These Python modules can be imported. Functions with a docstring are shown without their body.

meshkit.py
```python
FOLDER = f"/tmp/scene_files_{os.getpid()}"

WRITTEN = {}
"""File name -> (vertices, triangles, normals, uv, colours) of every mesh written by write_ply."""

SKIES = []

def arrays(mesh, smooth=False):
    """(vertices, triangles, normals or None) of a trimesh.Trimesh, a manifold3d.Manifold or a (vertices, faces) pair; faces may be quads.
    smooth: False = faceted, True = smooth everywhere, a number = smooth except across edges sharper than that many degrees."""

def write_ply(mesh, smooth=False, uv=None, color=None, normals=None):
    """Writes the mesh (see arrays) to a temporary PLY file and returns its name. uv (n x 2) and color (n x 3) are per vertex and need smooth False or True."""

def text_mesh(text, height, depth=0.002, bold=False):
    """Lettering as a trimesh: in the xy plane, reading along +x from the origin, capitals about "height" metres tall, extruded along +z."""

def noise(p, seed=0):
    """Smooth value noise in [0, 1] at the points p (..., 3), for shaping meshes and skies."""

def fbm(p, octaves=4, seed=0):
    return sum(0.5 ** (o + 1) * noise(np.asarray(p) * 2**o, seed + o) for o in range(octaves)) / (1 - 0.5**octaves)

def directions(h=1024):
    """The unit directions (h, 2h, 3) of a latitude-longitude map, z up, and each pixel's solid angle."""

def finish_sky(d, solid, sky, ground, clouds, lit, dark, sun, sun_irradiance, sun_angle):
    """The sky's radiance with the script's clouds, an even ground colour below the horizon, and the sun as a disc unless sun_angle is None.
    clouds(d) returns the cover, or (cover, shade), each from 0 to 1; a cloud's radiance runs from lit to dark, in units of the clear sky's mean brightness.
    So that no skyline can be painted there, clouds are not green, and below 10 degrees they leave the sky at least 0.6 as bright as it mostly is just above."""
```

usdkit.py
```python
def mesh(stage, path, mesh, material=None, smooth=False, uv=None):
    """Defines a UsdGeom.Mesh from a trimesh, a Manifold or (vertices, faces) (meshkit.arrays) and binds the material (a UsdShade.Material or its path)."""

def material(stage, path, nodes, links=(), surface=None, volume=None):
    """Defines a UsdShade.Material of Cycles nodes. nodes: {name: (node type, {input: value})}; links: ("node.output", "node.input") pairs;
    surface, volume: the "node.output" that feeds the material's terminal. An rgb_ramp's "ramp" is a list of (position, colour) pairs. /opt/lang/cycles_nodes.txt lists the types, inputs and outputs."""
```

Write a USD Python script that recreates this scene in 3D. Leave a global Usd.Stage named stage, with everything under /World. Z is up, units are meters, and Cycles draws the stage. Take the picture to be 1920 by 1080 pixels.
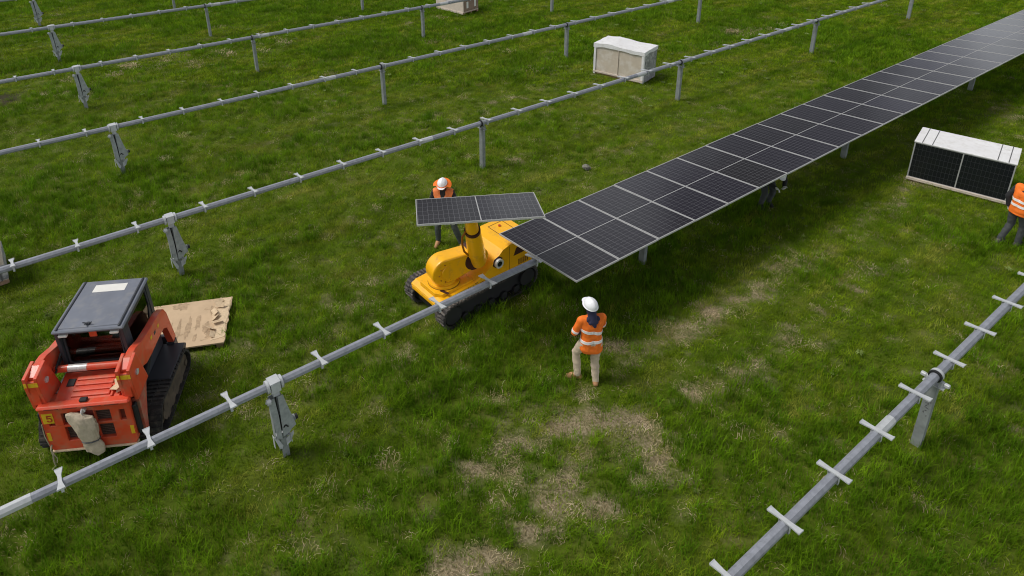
import math, random, numpy as np, trimesh, usdkit, meshkit
import manifold3d as m3
from shapely.geometry import Polygon, Point, LineString, box as sbox
from shapely import affinity
from pxr import Usd, UsdGeom, UsdLux, UsdShade, Gf, Sdf, Vt

stage = Usd.Stage.CreateInMemory()
UsdGeom.SetStageUpAxis(stage, UsdGeom.Tokens.z)
UsdGeom.SetStageMetersPerUnit(stage, 1.0)
UsdGeom.Xform.Define(stage, '/World')
random.seed(7)
RNG = np.random.default_rng(7)

# ------------------------------------------------------------------ camera
EYE = np.array([8.6754, -2.4053, 9.6675])
YAW, PITCH, ROLL = -0.9627, -0.3901, -0.0292
FPX, PPX, PPY = 1318.06, -104.14, -354.24          # focal length and principal point, in 1920 px units
fw = np.array([math.sin(YAW) * math.cos(PITCH), math.cos(YAW) * math.cos(PITCH), math.sin(PITCH)])
r0 = np.array([math.cos(YAW), -math.sin(YAW), 0.0])
u0 = np.cross(r0, fw)
RIGHT = r0 * math.cos(ROLL) + u0 * math.sin(ROLL)
UP = -r0 * math.sin(ROLL) + u0 * math.cos(ROLL)
cam = UsdGeom.Camera.Define(stage, '/World/camera')
M = np.eye(4)
M[0, :3], M[1, :3], M[2, :3], M[3, :3] = RIGHT, UP, -fw, EYE
cam.AddTransformOp().Set(Gf.Matrix4d(*M.ravel().tolist()))
cam.CreateHorizontalApertureAttr(36.0)
cam.CreateVerticalApertureAttr(20.25)
cam.CreateFocalLengthAttr(36.0 * FPX / 1920)
cam.CreateHorizontalApertureOffsetAttr(-PPX / 1920 * 36)
cam.CreateVerticalApertureOffsetAttr(PPY / 1920 * 36)
cam.CreateClippingRangeAttr(Gf.Vec2f(0.1, 2000))
cam.CreateExposureAttr(0.0)

# ------------------------------------------------------------------ sky and sun
SUN = np.array([-0.40, -0.62, 1.15]); SUN /= np.linalg.norm(SUN)
ELEV, ROT = math.asin(SUN[2]), math.atan2(SUN[0], SUN[1])
sky = usdkit.material(stage, '/World/Looks/sky', {
    'tc': ('texture_coordinate', {}),
    's': ('sky_texture', {'sky_type': 'single_scattering', 'sun_disc': False, 'sun_elevation': ELEV, 'sun_rotation': ROT, 'aerosol_density': 2.0}),
    'g': ('hsv', {'saturation': 0.22, 'value': 1.0}),
    'n': ('noise_texture', {'scale': 5.5, 'detail': 5.0, 'roughness': 0.5}),
    'r': ('rgb_ramp', {'ramp': [(0.42, (0.36, 0.37, 0.41)), (0.49, (0.92, 0.92, 0.96)), (0.57, (1.65, 1.64, 1.63))]}),
    'm': ('mix_color', {'blend_type': 'multiply', 'fac': 1.0, 'use_clamp': False}),
    'b': ('background_shader', {'strength': 0.112})},
    [('s.color', 'g.color'), ('tc.generated', 'n.vector'), ('n.fac', 'r.fac'), ('g.color', 'm.a'), ('r.color', 'm.b'), ('m.result', 'b.color')], surface='b.background')
dome = UsdLux.DomeLight.Define(stage, '/World/sky')
UsdShade.MaterialBindingAPI.Apply(dome.GetPrim()).Bind(sky)
sun = UsdLux.DistantLight.Define(stage, '/World/sun')
sun.CreateIntensityAttr(0.64); sun.CreateAngleAttr(20.0); sun.CreateNormalizeAttr(True); sun.CreateColorAttr(Gf.Vec3f(1.0, 0.96, 0.90))
zx = SUN; xx = np.cross([0, 0, 1], zx); xx /= np.linalg.norm(xx); yx = np.cross(zx, xx)
MS = np.eye(4); MS[0, :3], MS[1, :3], MS[2, :3] = xx, yx, zx
sun.AddTransformOp().Set(Gf.Matrix4d(*MS.ravel().tolist()))

# ------------------------------------------------------------------ helpers
used = {}
def fresh(parent, name):
    k = used.get((parent, name), 0); used[(parent, name)] = k + 1
    return f'{parent}/{name}' if k == 0 else f'{parent}/{name}_{k:03d}'
def props(p, label=None, cat=None, group=None, kind=None):
    for k, v in (('label', label), ('category', cat), ('group', group), ('kind', kind)):
        if v: p.SetCustomDataByKey(k, v)
def thing(name, label, cat, loc=(0, 0, 0), rotz=0.0, group=None, mat4=None):
    x = UsdGeom.Xform.Define(stage, fresh('/World', name))
    if mat4 is not None: x.AddTransformOp().Set(Gf.Matrix4d(*np.asarray(mat4, float).ravel().tolist()))
    else:
        x.AddTranslateOp().Set(Gf.Vec3d(*map(float, loc))); x.AddRotateZOp().Set(math.degrees(rotz))
    props(x.GetPrim(), label, cat, group)
    return x.GetPrim()
def obj(name, mesh, mat, parent=None, smooth=35, label=None):
    base = '/World' if parent is None else str(parent.GetPath())
    g = usdkit.mesh(stage, fresh(base, name), mesh, mat, smooth=smooth)
    if label: props(g.GetPrim(), label)
    return g.GetPrim()
def copy(src, mat4, label, group):
    x = UsdGeom.Xform.Define(stage, fresh('/World', src.GetName()))
    x.GetPrim().GetReferences().AddInternalReference(src.GetPath())
    x.ClearXformOpOrder(); x.AddTransformOp(opSuffix='place').Set(Gf.Matrix4d(*np.asarray(mat4, float).ravel().tolist()))
    props(x.GetPrim(), label, None, group); x.GetPrim().SetInstanceable(True)
    return x.GetPrim()

def cat(*ms): return trimesh.util.concatenate([m for m in ms if m is not None])
def bx(x0, x1, y0, y1, z0, z1):
    m = trimesh.creation.box((x1 - x0, y1 - y0, z1 - z0)); m.apply_translation(((x0 + x1) / 2, (y0 + y1) / 2, (z0 + z1) / 2)); return m
def tri(man):
    m = man.to_mesh(); return trimesh.Trimesh(m.vert_properties[:, :3], m.tri_verts, process=False)
def man(t):
    return m3.Manifold(m3.Mesh(np.asarray(t.vertices, np.float32), np.asarray(t.faces, np.uint32)))
def hull(pts):
    return m3.Manifold.hull_points(np.asarray(pts, np.float64))
def rbox(x0, x1, y0, y1, z0, z1, b=0.02):
    """Chamfered box."""
    P = []
    for x, sx in ((x0, 1), (x1, -1)):
        for y, sy in ((y0, 1), (y1, -1)):
            for z, sz in ((z0, 1), (z1, -1)):
                P += [(x + sx * b, y + sy * b, z), (x + sx * b, y, z + sz * b), (x, y + sy * b, z + sz * b)]
    return tri(hull(P))
def prism(poly, d0, d1, axis='y', bev=0.0):
    """poly in (a, b) extruded along axis from d0 to d1: y -> (a, d, b); x -> (d, a, b); z -> (a, b, d)."""
    p = Polygon(poly) if not isinstance(poly, Polygon) else poly
    if p.exterior.is_ccw is False: p = Polygon(list(p.exterior.coords)[::-1], [list(i.coords) for i in p.interiors])
    m = trimesh.creation.extrude_polygon(p, d1 - d0, engine='earcut')
    v = m.vertices.copy()
    if axis == 'y': v = np.stack([v[:, 0], d0 + v[:, 2], v[:, 1]], 1); f = m.faces[:, ::-1]
    elif axis == 'x': v = np.stack([d0 + v[:, 2], v[:, 0], v[:, 1]], 1); f = m.faces
    else: v = np.stack([v[:, 0], v[:, 1], d0 + v[:, 2]], 1); f = m.faces
    return trimesh.Trimesh(v, f, process=False)
def rod(a, b, r, r2=None, n=12):
    a, b = np.asarray(a, float), np.asarray(b, float); r2 = r if r2 is None else r2
    d = b - a; L = np.linalg.norm(d); d /= L
    e = np.cross(d, [0, 0, 1] if abs(d[2]) < .9 else [1, 0, 0]); e /= np.linalg.norm(e); g = np.cross(d, e)
    t = np.arange(n) / n * 2 * np.pi
    ring = np.cos(t)[:, None] * e + np.sin(t)[:, None] * g
    V = np.vstack([a + ring * r, b + ring * r2, [a], [b]]); F = []
    for i in range(n):
        j = (i + 1) % n
        F += [(i, j, n + j), (i, n + j, n + i), (j, i, 2 * n), (n + i, n + j, 2 * n + 1)]
    return trimesh.Trimesh(V, np.array(F), process=False)
def tube(pts, r, n=8): return cat(*[rod(pts[i], pts[i + 1], r, n=n) for i in range(len(pts) - 1)])
def at(m, loc=(0, 0, 0), rz=0.0, rx=0.0, ry=0.0):
    m = m.copy()
    for a, ax in ((rx, [1, 0, 0]), (ry, [0, 1, 0]), (rz, [0, 0, 1])):
        if a: m.apply_transform(trimesh.transformations.rotation_matrix(a, ax))
    m.apply_translation(loc); return m

# ------------------------------------------------------------------ materials
def mat(name, color, rough=0.5, metal=0.0, var=0.12, scale=5.0, dirt=None, dirt_lo=0.5, dirt_hi=0.7, dirt_scale=3.0, bump=0.0, bump_scale=60.0, spec=0.5, local=False, bevel=0.0, **extra):
    c = np.array(color, float)
    N = {'g': ('geometry', {}), 't': ('texture_coordinate', {}), 'n': ('noise_texture', {'scale': scale, 'detail': 4.0, 'roughness': 0.6}),
         'r': ('rgb_ramp', {'ramp': [(0.3, tuple(c * (1 - var))), (0.7, tuple(np.minimum(c * (1 + var), 0.95)))]}),
         'p': ('principled_bsdf', {'roughness': rough, 'metallic': metal, 'specular_ior_level': spec, **extra})}
    src = 't.object' if local else 'g.position'
    L = [(src, 'n.vector'), ('n.fac', 'r.fac')]
    out = 'r.color'
    if dirt is not None:
        N['dn'] = ('noise_texture', {'scale': dirt_scale, 'detail': 6.0, 'roughness': 0.65})
        N['dm'] = ('map_range', {'from_min': dirt_lo, 'from_max': dirt_hi, 'to_min': 0.0, 'to_max': 1.0, 'clamp': True})
        N['dx'] = ('mix_color', {'b': tuple(dirt)})
        L += [(src, 'dn.vector'), ('dn.fac', 'dm.value'), ('dm.result', 'dx.fac'), (out, 'dx.a')]
        out = 'dx.result'
    L.append((out, 'p.base_color'))
    if bevel:
        N['bv'] = ('bevel', {'samples': 6, 'radius': bevel}); L.append(('bv.bevel', 'p.normal'))
    if bump:
        N['bn'] = ('noise_texture', {'scale': bump_scale, 'detail': 3.0}); N['b'] = ('bump', {'strength': bump, 'distance': 0.01})
        L += [(src, 'bn.vector'), ('bn.fac', 'b.height'), ('b.normal', 'p.normal')]
    return usdkit.material(stage, '/World/Looks/' + name, N, L, surface='p.BSDF')
MT = {}
MT['galv'] = mat('galvanised_steel', (0.265, 0.28, 0.315), 0.5, 0.15, var=0.16, scale=9, dirt=(0.20, 0.215, 0.235), dirt_scale=14, dirt_lo=.52, dirt_hi=.75)
MT['galv_light'] = mat('bright_galvanised_steel', (0.47, 0.49, 0.50), 0.5, 0.15, var=0.10, scale=12)
MT['galv_post'] = mat('dull_galvanised_steel', (0.23, 0.25, 0.245), 0.6, 0.2, var=0.18, scale=7)
MT['galv_plate'] = mat('weathered_galvanised_plate', (0.30, 0.325, 0.325), 0.55, 0.15, var=0.2, scale=11)
MT['black_metal'] = mat('black_metal', (0.010, 0.010, 0.011), 0.6)
MT['ink'] = mat('black_marker_ink', (0.06, 0.06, 0.065), 0.7)
MT['frame'] = mat('aluminium_frame', (0.46, 0.46, 0.45), 0.42, 0.3, var=0.06, scale=4, local=True)
MT['cell_gap'] = mat('grey_cell_gap', (0.12, 0.12, 0.125), 0.4)
MT['back'] = mat('white_backsheet', (0.55, 0.56, 0.56), 0.6)
MT['orange'] = mat('orange_paint', (0.66, 0.072, 0.028), 0.38, var=0.10, scale=4, dirt=(0.40, 0.17, 0.10), dirt_scale=4.0, dirt_lo=.48, dirt_hi=.78, coat_weight=0.15, bevel=.022)
MT['orange_dusty'] = mat('dusty_orange_paint', (0.50, 0.10, 0.06), 0.6, var=0.15, scale=6, dirt=(0.30, 0.22, 0.15), dirt_scale=6, dirt_lo=.45, dirt_hi=.7)
MT['red_dark'] = mat('dark_red_recess', (0.14, 0.018, 0.012), 0.6)
MT['cab'] = mat('dark_grey_cab_paint', (0.030, 0.033, 0.040), 0.45, var=0.15, scale=6, bevel=.02)
MT['roof'] = mat('grey_roof_paint', (0.15, 0.165, 0.20), 0.45, var=0.12, scale=3, dirt=(0.22, 0.22, 0.22), dirt_scale=5, dirt_lo=.5, dirt_hi=.8)
MT['seat'] = mat('grey_seat', (0.30, 0.33, 0.31), 0.7, var=0.4)
MT['rubber'] = mat('track_rubber', (0.018, 0.017, 0.016), 0.75, var=0.3, scale=8, dirt=(0.085, 0.070, 0.055), dirt_scale=9, dirt_lo=.48, dirt_hi=.72)
MT['rubber_dusty'] = mat('dusty_track_rubber', (0.05, 0.046, 0.042), 0.8, var=0.3, scale=8, dirt=(0.17, 0.15, 0.13), dirt_scale=11, dirt_lo=.45, dirt_hi=.65)
MT['mud'] = mat('muddy_undercarriage', (0.10, 0.075, 0.05), 0.85, var=0.3, scale=5, dirt=(0.04, 0.03, 0.022), dirt_scale=6, bump=.5)
MT['sticker_yellow'] = mat('yellow_sticker', (0.72, 0.46, 0.02), 0.5, var=0.05)
MT['sticker_white'] = mat('white_sticker', (0.70, 0.69, 0.64), 0.5, var=0.05)
MT['sticker_red'] = mat('red_print', (0.45, 0.06, 0.015), 0.5)
MT['chrome'] = mat('silver_label', (0.62, 0.60, 0.58), 0.35, 0.4, var=0.2, scale=30)
MT['grille'] = mat('radiator_mesh', (0.10, 0.055, 0.045), 0.7, var=0.35, scale=40)
MT['bag'] = mat('beige_canvas', (0.50, 0.42, 0.31), 0.85, var=0.12, scale=14, bump=.4, bump_scale=90)
MT['rope'] = mat('beige_rope', (0.34, 0.30, 0.20), 0.9, var=0.25, scale=40)
MT['cardboard'] = mat('cardboard', (0.52, 0.38, 0.24), 0.85, var=0.10, scale=3, dirt=(0.30, 0.205, 0.115), dirt_scale=3.5, dirt_lo=.60, dirt_hi=.68)
MT['cardboard_inner'] = mat('cardboard_inner_ply', (0.60, 0.46, 0.30), 0.9, var=0.15, scale=20)
MT['cardboard_stain'] = mat('stained_cardboard', (0.385, 0.275, 0.17), 0.9, var=0.25, scale=12)
MT['wood'] = mat('pallet_wood', (0.34, 0.22, 0.14), 0.8, var=0.25, scale=10)
MT['board'] = mat('beige_carton_face', (0.50, 0.435, 0.35), 0.75, var=0.10, scale=2.2, dirt=(0.60, 0.56, 0.50), dirt_scale=2.5, dirt_lo=.48, dirt_hi=.66, bump=.25, bump_scale=14)
MT['white_wrap'] = mat('white_wrap', (0.70, 0.70, 0.70), 0.55, var=0.05, scale=2.0, dirt=(0.60, 0.59, 0.57), dirt_scale=6, bump=.25, bump_scale=9)
MT['grey_film'] = mat('grey_film', (0.20, 0.20, 0.21), 0.4, var=0.35, scale=4, dirt=(0.42, 0.42, 0.42), dirt_scale=5, dirt_lo=.5, dirt_hi=.6, bump=.4, bump_scale=14)
MT['brown_carton'] = mat('brown_carton_end', (0.24, 0.165, 0.12), 0.8, var=0.2, scale=5)
MT['strap'] = mat('dark_strapping', (0.10, 0.10, 0.10), 0.6)
MT['carton_pale'] = mat('pale_carton', (0.58, 0.50, 0.42), 0.8, var=0.10, scale=4)
MT['yellow'] = mat('yellow_paint', (0.86, 0.43, 0.006), 0.36, var=0.05, scale=3, dirt=(0.46, 0.26, 0.05), dirt_scale=5, dirt_lo=.56, dirt_hi=.82, coat_weight=0.2, bevel=.02)
MT['yellow_print'] = mat('dark_amber_print', (0.30, 0.10, 0.004), 0.5)
MT['dark_slot'] = mat('dark_maroon_slot', (0.045, 0.010, 0.006), 0.6)
MT['silver'] = mat('silver_housing', (0.62, 0.62, 0.60), 0.35, 0.3)
MT['lens'] = mat('black_lens', (0.008, 0.009, 0.010), 0.08)
MT['skin'] = mat('skin', (0.45, 0.24, 0.16), 0.55, var=0.06)
MT['hivis'] = mat('orange_hivis_fabric', (0.83, 0.17, 0.012), 0.75, var=0.10, scale=12, bump=.35, bump_scale=16)
MT['hivis_pale'] = mat('pale_orange_hivis_fabric', (0.86, 0.24, 0.07), 0.75, var=0.10, scale=12)
MT['reflective'] = mat('reflective_tape', (0.82, 0.80, 0.78), 0.4, var=0.04)
MT['navy'] = mat('navy_fabric', (0.018, 0.020, 0.055), 0.8, var=0.15)
MT['khaki'] = mat('khaki_trousers', (0.54, 0.44, 0.32), 0.85, var=0.08, scale=12, bump=.4, bump_scale=18)
MT['charcoal'] = mat('charcoal_trousers', (0.050, 0.055, 0.055), 0.85, var=0.2, scale=12, bump=.4, bump_scale=18)
MT['greygreen'] = mat('grey_green_trousers', (0.06, 0.075, 0.07), 0.85, var=0.2, scale=12)
MT['black_cloth'] = mat('black_fabric', (0.018, 0.018, 0.020), 0.85, var=0.2)
MT['tan'] = mat('tan_leather', (0.42, 0.22, 0.10), 0.7, var=0.15, scale=14)
MT['helmet'] = mat('white_helmet_plastic', (0.80, 0.81, 0.83), 0.3, var=0.02)
MT['glove'] = mat('pale_glove', (0.60, 0.60, 0.58), 0.8)
MT['stone'] = mat('grey_stone', (0.17, 0.165, 0.13), 0.9, var=0.25, scale=8, bump=.5)
# tinted cab glass: lets light through
MT['glass'] = usdkit.material(stage, '/World/Looks/tinted_glass', {
    'f': ('fresnel', {'IOR': 1.45}), 'a': ('transparent_bsdf', {'color': (0.72, 0.77, 0.75)}), 'b': ('glossy_bsdf', {'color': (0.9, 0.9, 0.9), 'roughness': 0.03}), 'm': ('mix_closure', {})},
    [('f.fac', 'm.fac'), ('a.BSDF', 'm.closure1'), ('b.BSDF', 'm.closure2')], surface='m.closure')
MT['side_glass'] = usdkit.material(stage, '/World/Looks/dark_side_glass', {
    'f': ('fresnel', {'IOR': 1.45}), 'a': ('transparent_bsdf', {'color': (0.20, 0.24, 0.22)}), 'b': ('glossy_bsdf', {'color': (0.9, 0.9, 0.9), 'roughness': 0.03}), 'm': ('mix_closure', {})},
    [('f.fac', 'm.fac'), ('a.BSDF', 'm.closure1'), ('b.BSDF', 'm.closure2')], surface='m.closure')
# solar cells under glass: the printed grid of half-cut cells
def cell_material():
    N = {'t': ('texture_coordinate', {}), 's': ('separate_xyz', {}), 'i': ('object_info', {}), 'nz': ('noise_texture', {'scale': 1.3, 'detail': 2.0}),
         'line': ('mix_color', {'b': (0.135, 0.135, 0.14)}), 'tone': ('mix_color', {'a': (0.0115, 0.0105, 0.0105), 'b': (0.015, 0.0135, 0.019)}),
         'p': ('principled_bsdf', {'roughness': 0.10, 'specular_ior_level': 0.34})}
    L = [('t.object', 's.vector'), ('i.random', 'tone.fac'), ('tone.result', 'line.a'), ('line.result', 'p.base_color')]
    for k, pitch, w in (('x', 0.0925, 0.0042), ('y', 0.1815, 0.0050)):
        N[k + '1'] = ('math', {'math_type': 'multiply_add', 'value2': 1 / pitch, 'value3': 100.0})
        N[k + '2'] = ('math', {'math_type': 'fraction'}); N[k + '3'] = ('math', {'math_type': 'subtract', 'value2': 0.5})
        N[k + '4'] = ('math', {'math_type': 'absolute'}); N[k + '5'] = ('math', {'math_type': 'greater_than', 'value2': 0.5 - w / 2 / pitch})
        L += [(f's.{k}', f'{k}1.value1'), (f'{k}1.value', f'{k}2.value1'), (f'{k}2.value', f'{k}3.value1'), (f'{k}3.value', f'{k}4.value1'), (f'{k}4.value', f'{k}5.value1')]
    N['mx'] = ('math', {'math_type': 'maximum'})
    L += [('x5.value', 'mx.value1'), ('y5.value', 'mx.value2'), ('mx.value', 'line.fac')]
    return usdkit.material(stage, '/World/Looks/solar_cells', N, L, surface='p.BSDF')
MT['cells'] = cell_material()

# ------------------------------------------------------------------ terrain
ROWX = {'G': -29.669, 'F': -23.670, 'E': -17.727, 'D': -11.840, 'C': -5.974, 'B': 0.0, 'A': 5.982}
ROWZ = {'G': 0.568, 'F': 0.429, 'E': 0.299, 'D': 0.170, 'C': 0.058, 'B': 0.0, 'A': -0.066}
ROWS = {'G': -0.0363, 'F': -0.0303, 'E': -0.0241, 'D': -0.0206, 'C': -0.0170, 'B': -0.0099, 'A': -0.0031}
ORD = 'GFEDCBA'
_X = np.array([-80, -35.7] + [ROWX[k] for k in ORD] + [12.0, 60.0]); _Z = np.array([0.75, 0.70] + [ROWZ[k] for k in ORD] + [-0.12, -0.2]); _S = np.array([-0.04, -0.04] + [ROWS[k] for k in ORD] + [0.0, 0.0])
def ground(x, y):
    x, y = np.asarray(x, float), np.asarray(y, float)
    return np.interp(x, _X, _Z) + np.interp(x, _X, _S) * np.clip(y, -60, 90)
# worn patches of the field as seen in the photograph: centre, two half axes, weight
STRAW = [(-.2,-4.6,.22,.1,1.3,-.75,.36),(-.95,-5.6,.22,.1,1.3,-.75,.36),(-2.1,1.6,.16,0,0,2.2,.38),(-.95,1.2,.16,0,0,2.2,.38),(-4.6,2.6,.22,.1,.6,1.5,.3),(1.95,7.6,.33,0,0,2.0,.54),(2.15,11,.3,0,0,3,.47),(3.4,7.2,.28,0,0,1.6,.42),(2.1,16,.3,0,0,4,.42),(1.60,6.30,.30,.45,.14,-.14,1),(2.02,8.6,.30,.6,.12,-.1,.9),(2.05,10.2,.25,.6,.1,-.1,.75),(2.55,4.75,.5,.6,.12,-.12,.9),(3.35,5.0,.4,.4,.16,-.2,.9),(2.9,2.9,.4,.5,.3,-.3,.75),(3.3,1.2,.3,.4,.25,-.2,.9),(2.1,3.0,.25,.5,.15,-.1,.8),(2.65,3.45,.9,1.2,.85,-.75,.40),(2.75,1.95,.55,.75,.5,-.4,.33),(2.0,12,.35,0,0,9,.30),(3.4,9,.3,0,0,5,.28),(-2.95,1,.3,0,0,5.5,.30),(-1.9,0,.25,0,0,4,.22),(-4.2,16,.4,0,0,9,.22),(-9.6,16,.4,0,0,12,.22),(-20.9,5,.7,0,0,7,.3),(2.74,4.66,.29,.4,.14,-.15,1),(2.38,4.08,.32,.43,.17,-.17,1),(2.2,3.28,.31,.42,.14,-.12,.9),(2.19,2.41,.2,.27,.11,-.08,1),(3.14,3.31,.19,.25,.23,-.22,1),(3.64,3.37,.26,.35,.13,-.14,1),(3.26,2.85,.24,.32,.15,-.14,1),(3.33,2.31,.23,.31,.12,-.11,.8),(3.43,1.64,.24,.33,.2,-.15,1),(2.97,5.06,.27,.36,.15,-.17,.8),(3.7,4.8,.19,.26,.21,-.25,.8),(3.37,4.18,.1,.14,.07,-.07,.7),(2.61,2.66,.09,.12,.16,-.13,.8),(1.83,6.67,.34,.45,.13,-.15,.8),(1.93,7.83,.42,.56,.14,-.18,.8),(2.0,9.25,.34,.45,.15,-.21,.7),(2.1,11.2,.43,.57,.15,-.26,.45),(3.37,7.67,.29,.39,.13,-.19,.5),(3.28,6.84,.23,.31,.11,-.15,.45),(3.93,9.61,.18,.24,.08,-.14,.3),(2.06,4.78,.19,.26,.09,-.09,.7),(3.11,6.34,.12,.17,.09,-.11,.8),(1.88,-.09,.31,.43,.28,-.14,.5),(4.75,3.32,.26,.35,.1,-.11,.4),(-2.9,2.25,.47,.64,.19,-.09,.5),(-2.86,3.12,.35,.47,.16,-.09,.4),(-3.15,1.39,.33,.45,.22,-.09,.3),(-20.96,3.76,.88,1.27,.68,-.18,.6),(-21.14,2.34,.61,.89,.53,-.12,.5),(-9.25,27.94,1.07,1.38,.46,-.72,.6),(-20.07,14.68,.46,.64,.48,-.3,.5),(-27.06,.66,.39,.6,.7,-.1,.35),(-11.09,15.97,.51,.69,.46,-.42,.3),(-5.81,9.64,.38,.51,.27,-.22,.35),(-17.33,16.24,.51,.72,.56,-.4,.4),(-21.9,4.23,.52,.75,.44,-.12,.5),(2.21,15.11,.32,.42,.12,-.26,.4),(-.81,-.28,.13,.18,.32,-.12,.35),(1.54,24.85,.43,.52,.43,-1.24,.4)]
DIRT = [(-20.28,-2.2,.39,.57,.74,-.06,1),(-11.18,8.02,.43,.6,.47,-.27,.35),(-6.16,35.48,.83,.92,.37,-.85,.5),(-17.04,16.35,.37,.51,.41,-.3,.6),(-9.59,26.75,.6,.79,.26,-.38,.7),(-4.81,4.19,.08,.11,.13,-.07,.8),(-35.81,.71,.17,.24,.71,-.08,.5)]
def field(L, x, y, seed=0):
    out = np.zeros(np.shape(x))
    for cx, cy, ax, ay, bx_, by, w in L:
        D = ax * by - ay * bx_
        u = ((x - cx) * by - (y - cy) * bx_) / D; v = (ax * (y - cy) - ay * (x - cx)) / D
        out = np.maximum(out, w * np.exp(-0.8 * (u * u + v * v)))
    P = np.stack([x, y, np.zeros(np.shape(x))], -1)
    n = meshkit.fbm(P * 3.1, 4, seed); n2 = meshkit.fbm(P * 0.45, 3, seed + 9); n3 = meshkit.fbm(P * 9.0, 2, seed + 3)
    return np.clip((out * 1.5 - 0.40 + (n - .5) * 1.6 + (n3 - .5) * 1.3), 0, .85), n, n2
def axis(a, b, fine, lo, hi): 
    f = np.arange(a, b + 1e-6, fine)
    def out(s, e, step):
        r, st = [], step
        while s < e: s += st; st *= 1.35; r.append(min(s, e))
        return np.array(r)
    return np.concatenate([(a - out(0, a - lo, fine * 2))[::-1], f, b + out(0, hi - b, fine * 2)])
gx, gy = axis(-42, 12, .16, -300, 300), axis(-14, 52, .16, -300, 300)
GX, GY = np.meshgrid(gx, gy, indexing='ij')
sm, n1, n2 = field(STRAW, GX, GY); dm, _, _ = field(DIRT, GX, GY, 5)
GZ = ground(GX, GY) + (n1 - .5) * 0.06 + (n2 - .5) * 0.08
nx, ny = GX.shape
idx = np.arange(nx * ny).reshape(nx, ny)
quads = np.stack([idx[:-1, :-1], idx[1:, :-1], idx[1:, 1:], idx[:-1, 1:]], -1).reshape(-1, 4)
MT['ground'] = usdkit.material(stage, '/World/Looks/field_ground', {
    'g': ('geometry', {}), 'a': ('attribute', {'attribute': 'straw'}), 'd': ('attribute', {'attribute': 'dirt'}),
    'n': ('noise_texture', {'scale': 1.1, 'detail': 6.0, 'roughness': 0.6}), 'r': ('rgb_ramp', {'ramp': [(0.3, (0.048, 0.076, 0.004)), (0.5, (0.072, 0.108, 0.006)), (0.7, (0.110, 0.125, 0.018))]}),
    'n2': ('noise_texture', {'scale': 22.0, 'detail': 4.0, 'roughness': 0.7}), 'rs': ('rgb_ramp', {'ramp': [(0.32, (0.085, 0.066, 0.038)), (0.5, (0.225, 0.175, 0.112)), (0.68, (0.39, 0.32, 0.22))]}),
    'm': ('mix_color', {}), 'm2': ('mix_color', {'b': (0.035, 0.026, 0.018)}),
    'bp': ('bump', {'strength': 0.7, 'distance': 0.03}), 'p': ('principled_bsdf', {'roughness': 0.9, 'specular_ior_level': 0.15})},
    [('g.position', 'n.vector'), ('g.position', 'n2.vector'), ('n.fac', 'r.fac'), ('n2.fac', 'rs.fac'), ('a.fac', 'm.fac'), ('r.color', 'm.a'), ('rs.color', 'm.b'), ('m.result', 'm2.a'), ('d.fac', 'm2.fac'), ('m2.result', 'p.base_color'), ('n2.fac', 'bp.height'), ('bp.normal', 'p.normal')], surface='p.BSDF')
gm = usdkit.mesh(stage, '/World/ground', (np.stack([GX, GY, GZ], -1).reshape(-1, 3), quads), MT['ground'], smooth=True)
for nm, val in (('straw', sm), ('dirt', dm)):
    UsdGeom.PrimvarsAPI(gm).CreatePrimvar(nm, Sdf.ValueTypeNames.FloatArray, 'vertex').Set(Vt.FloatArray.FromNumpy(val.ravel().astype(np.float32)))
props(gm.GetPrim(), 'gently sloping green field the machines and tracker rows stand on', 'ground', kind='structure')

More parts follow.
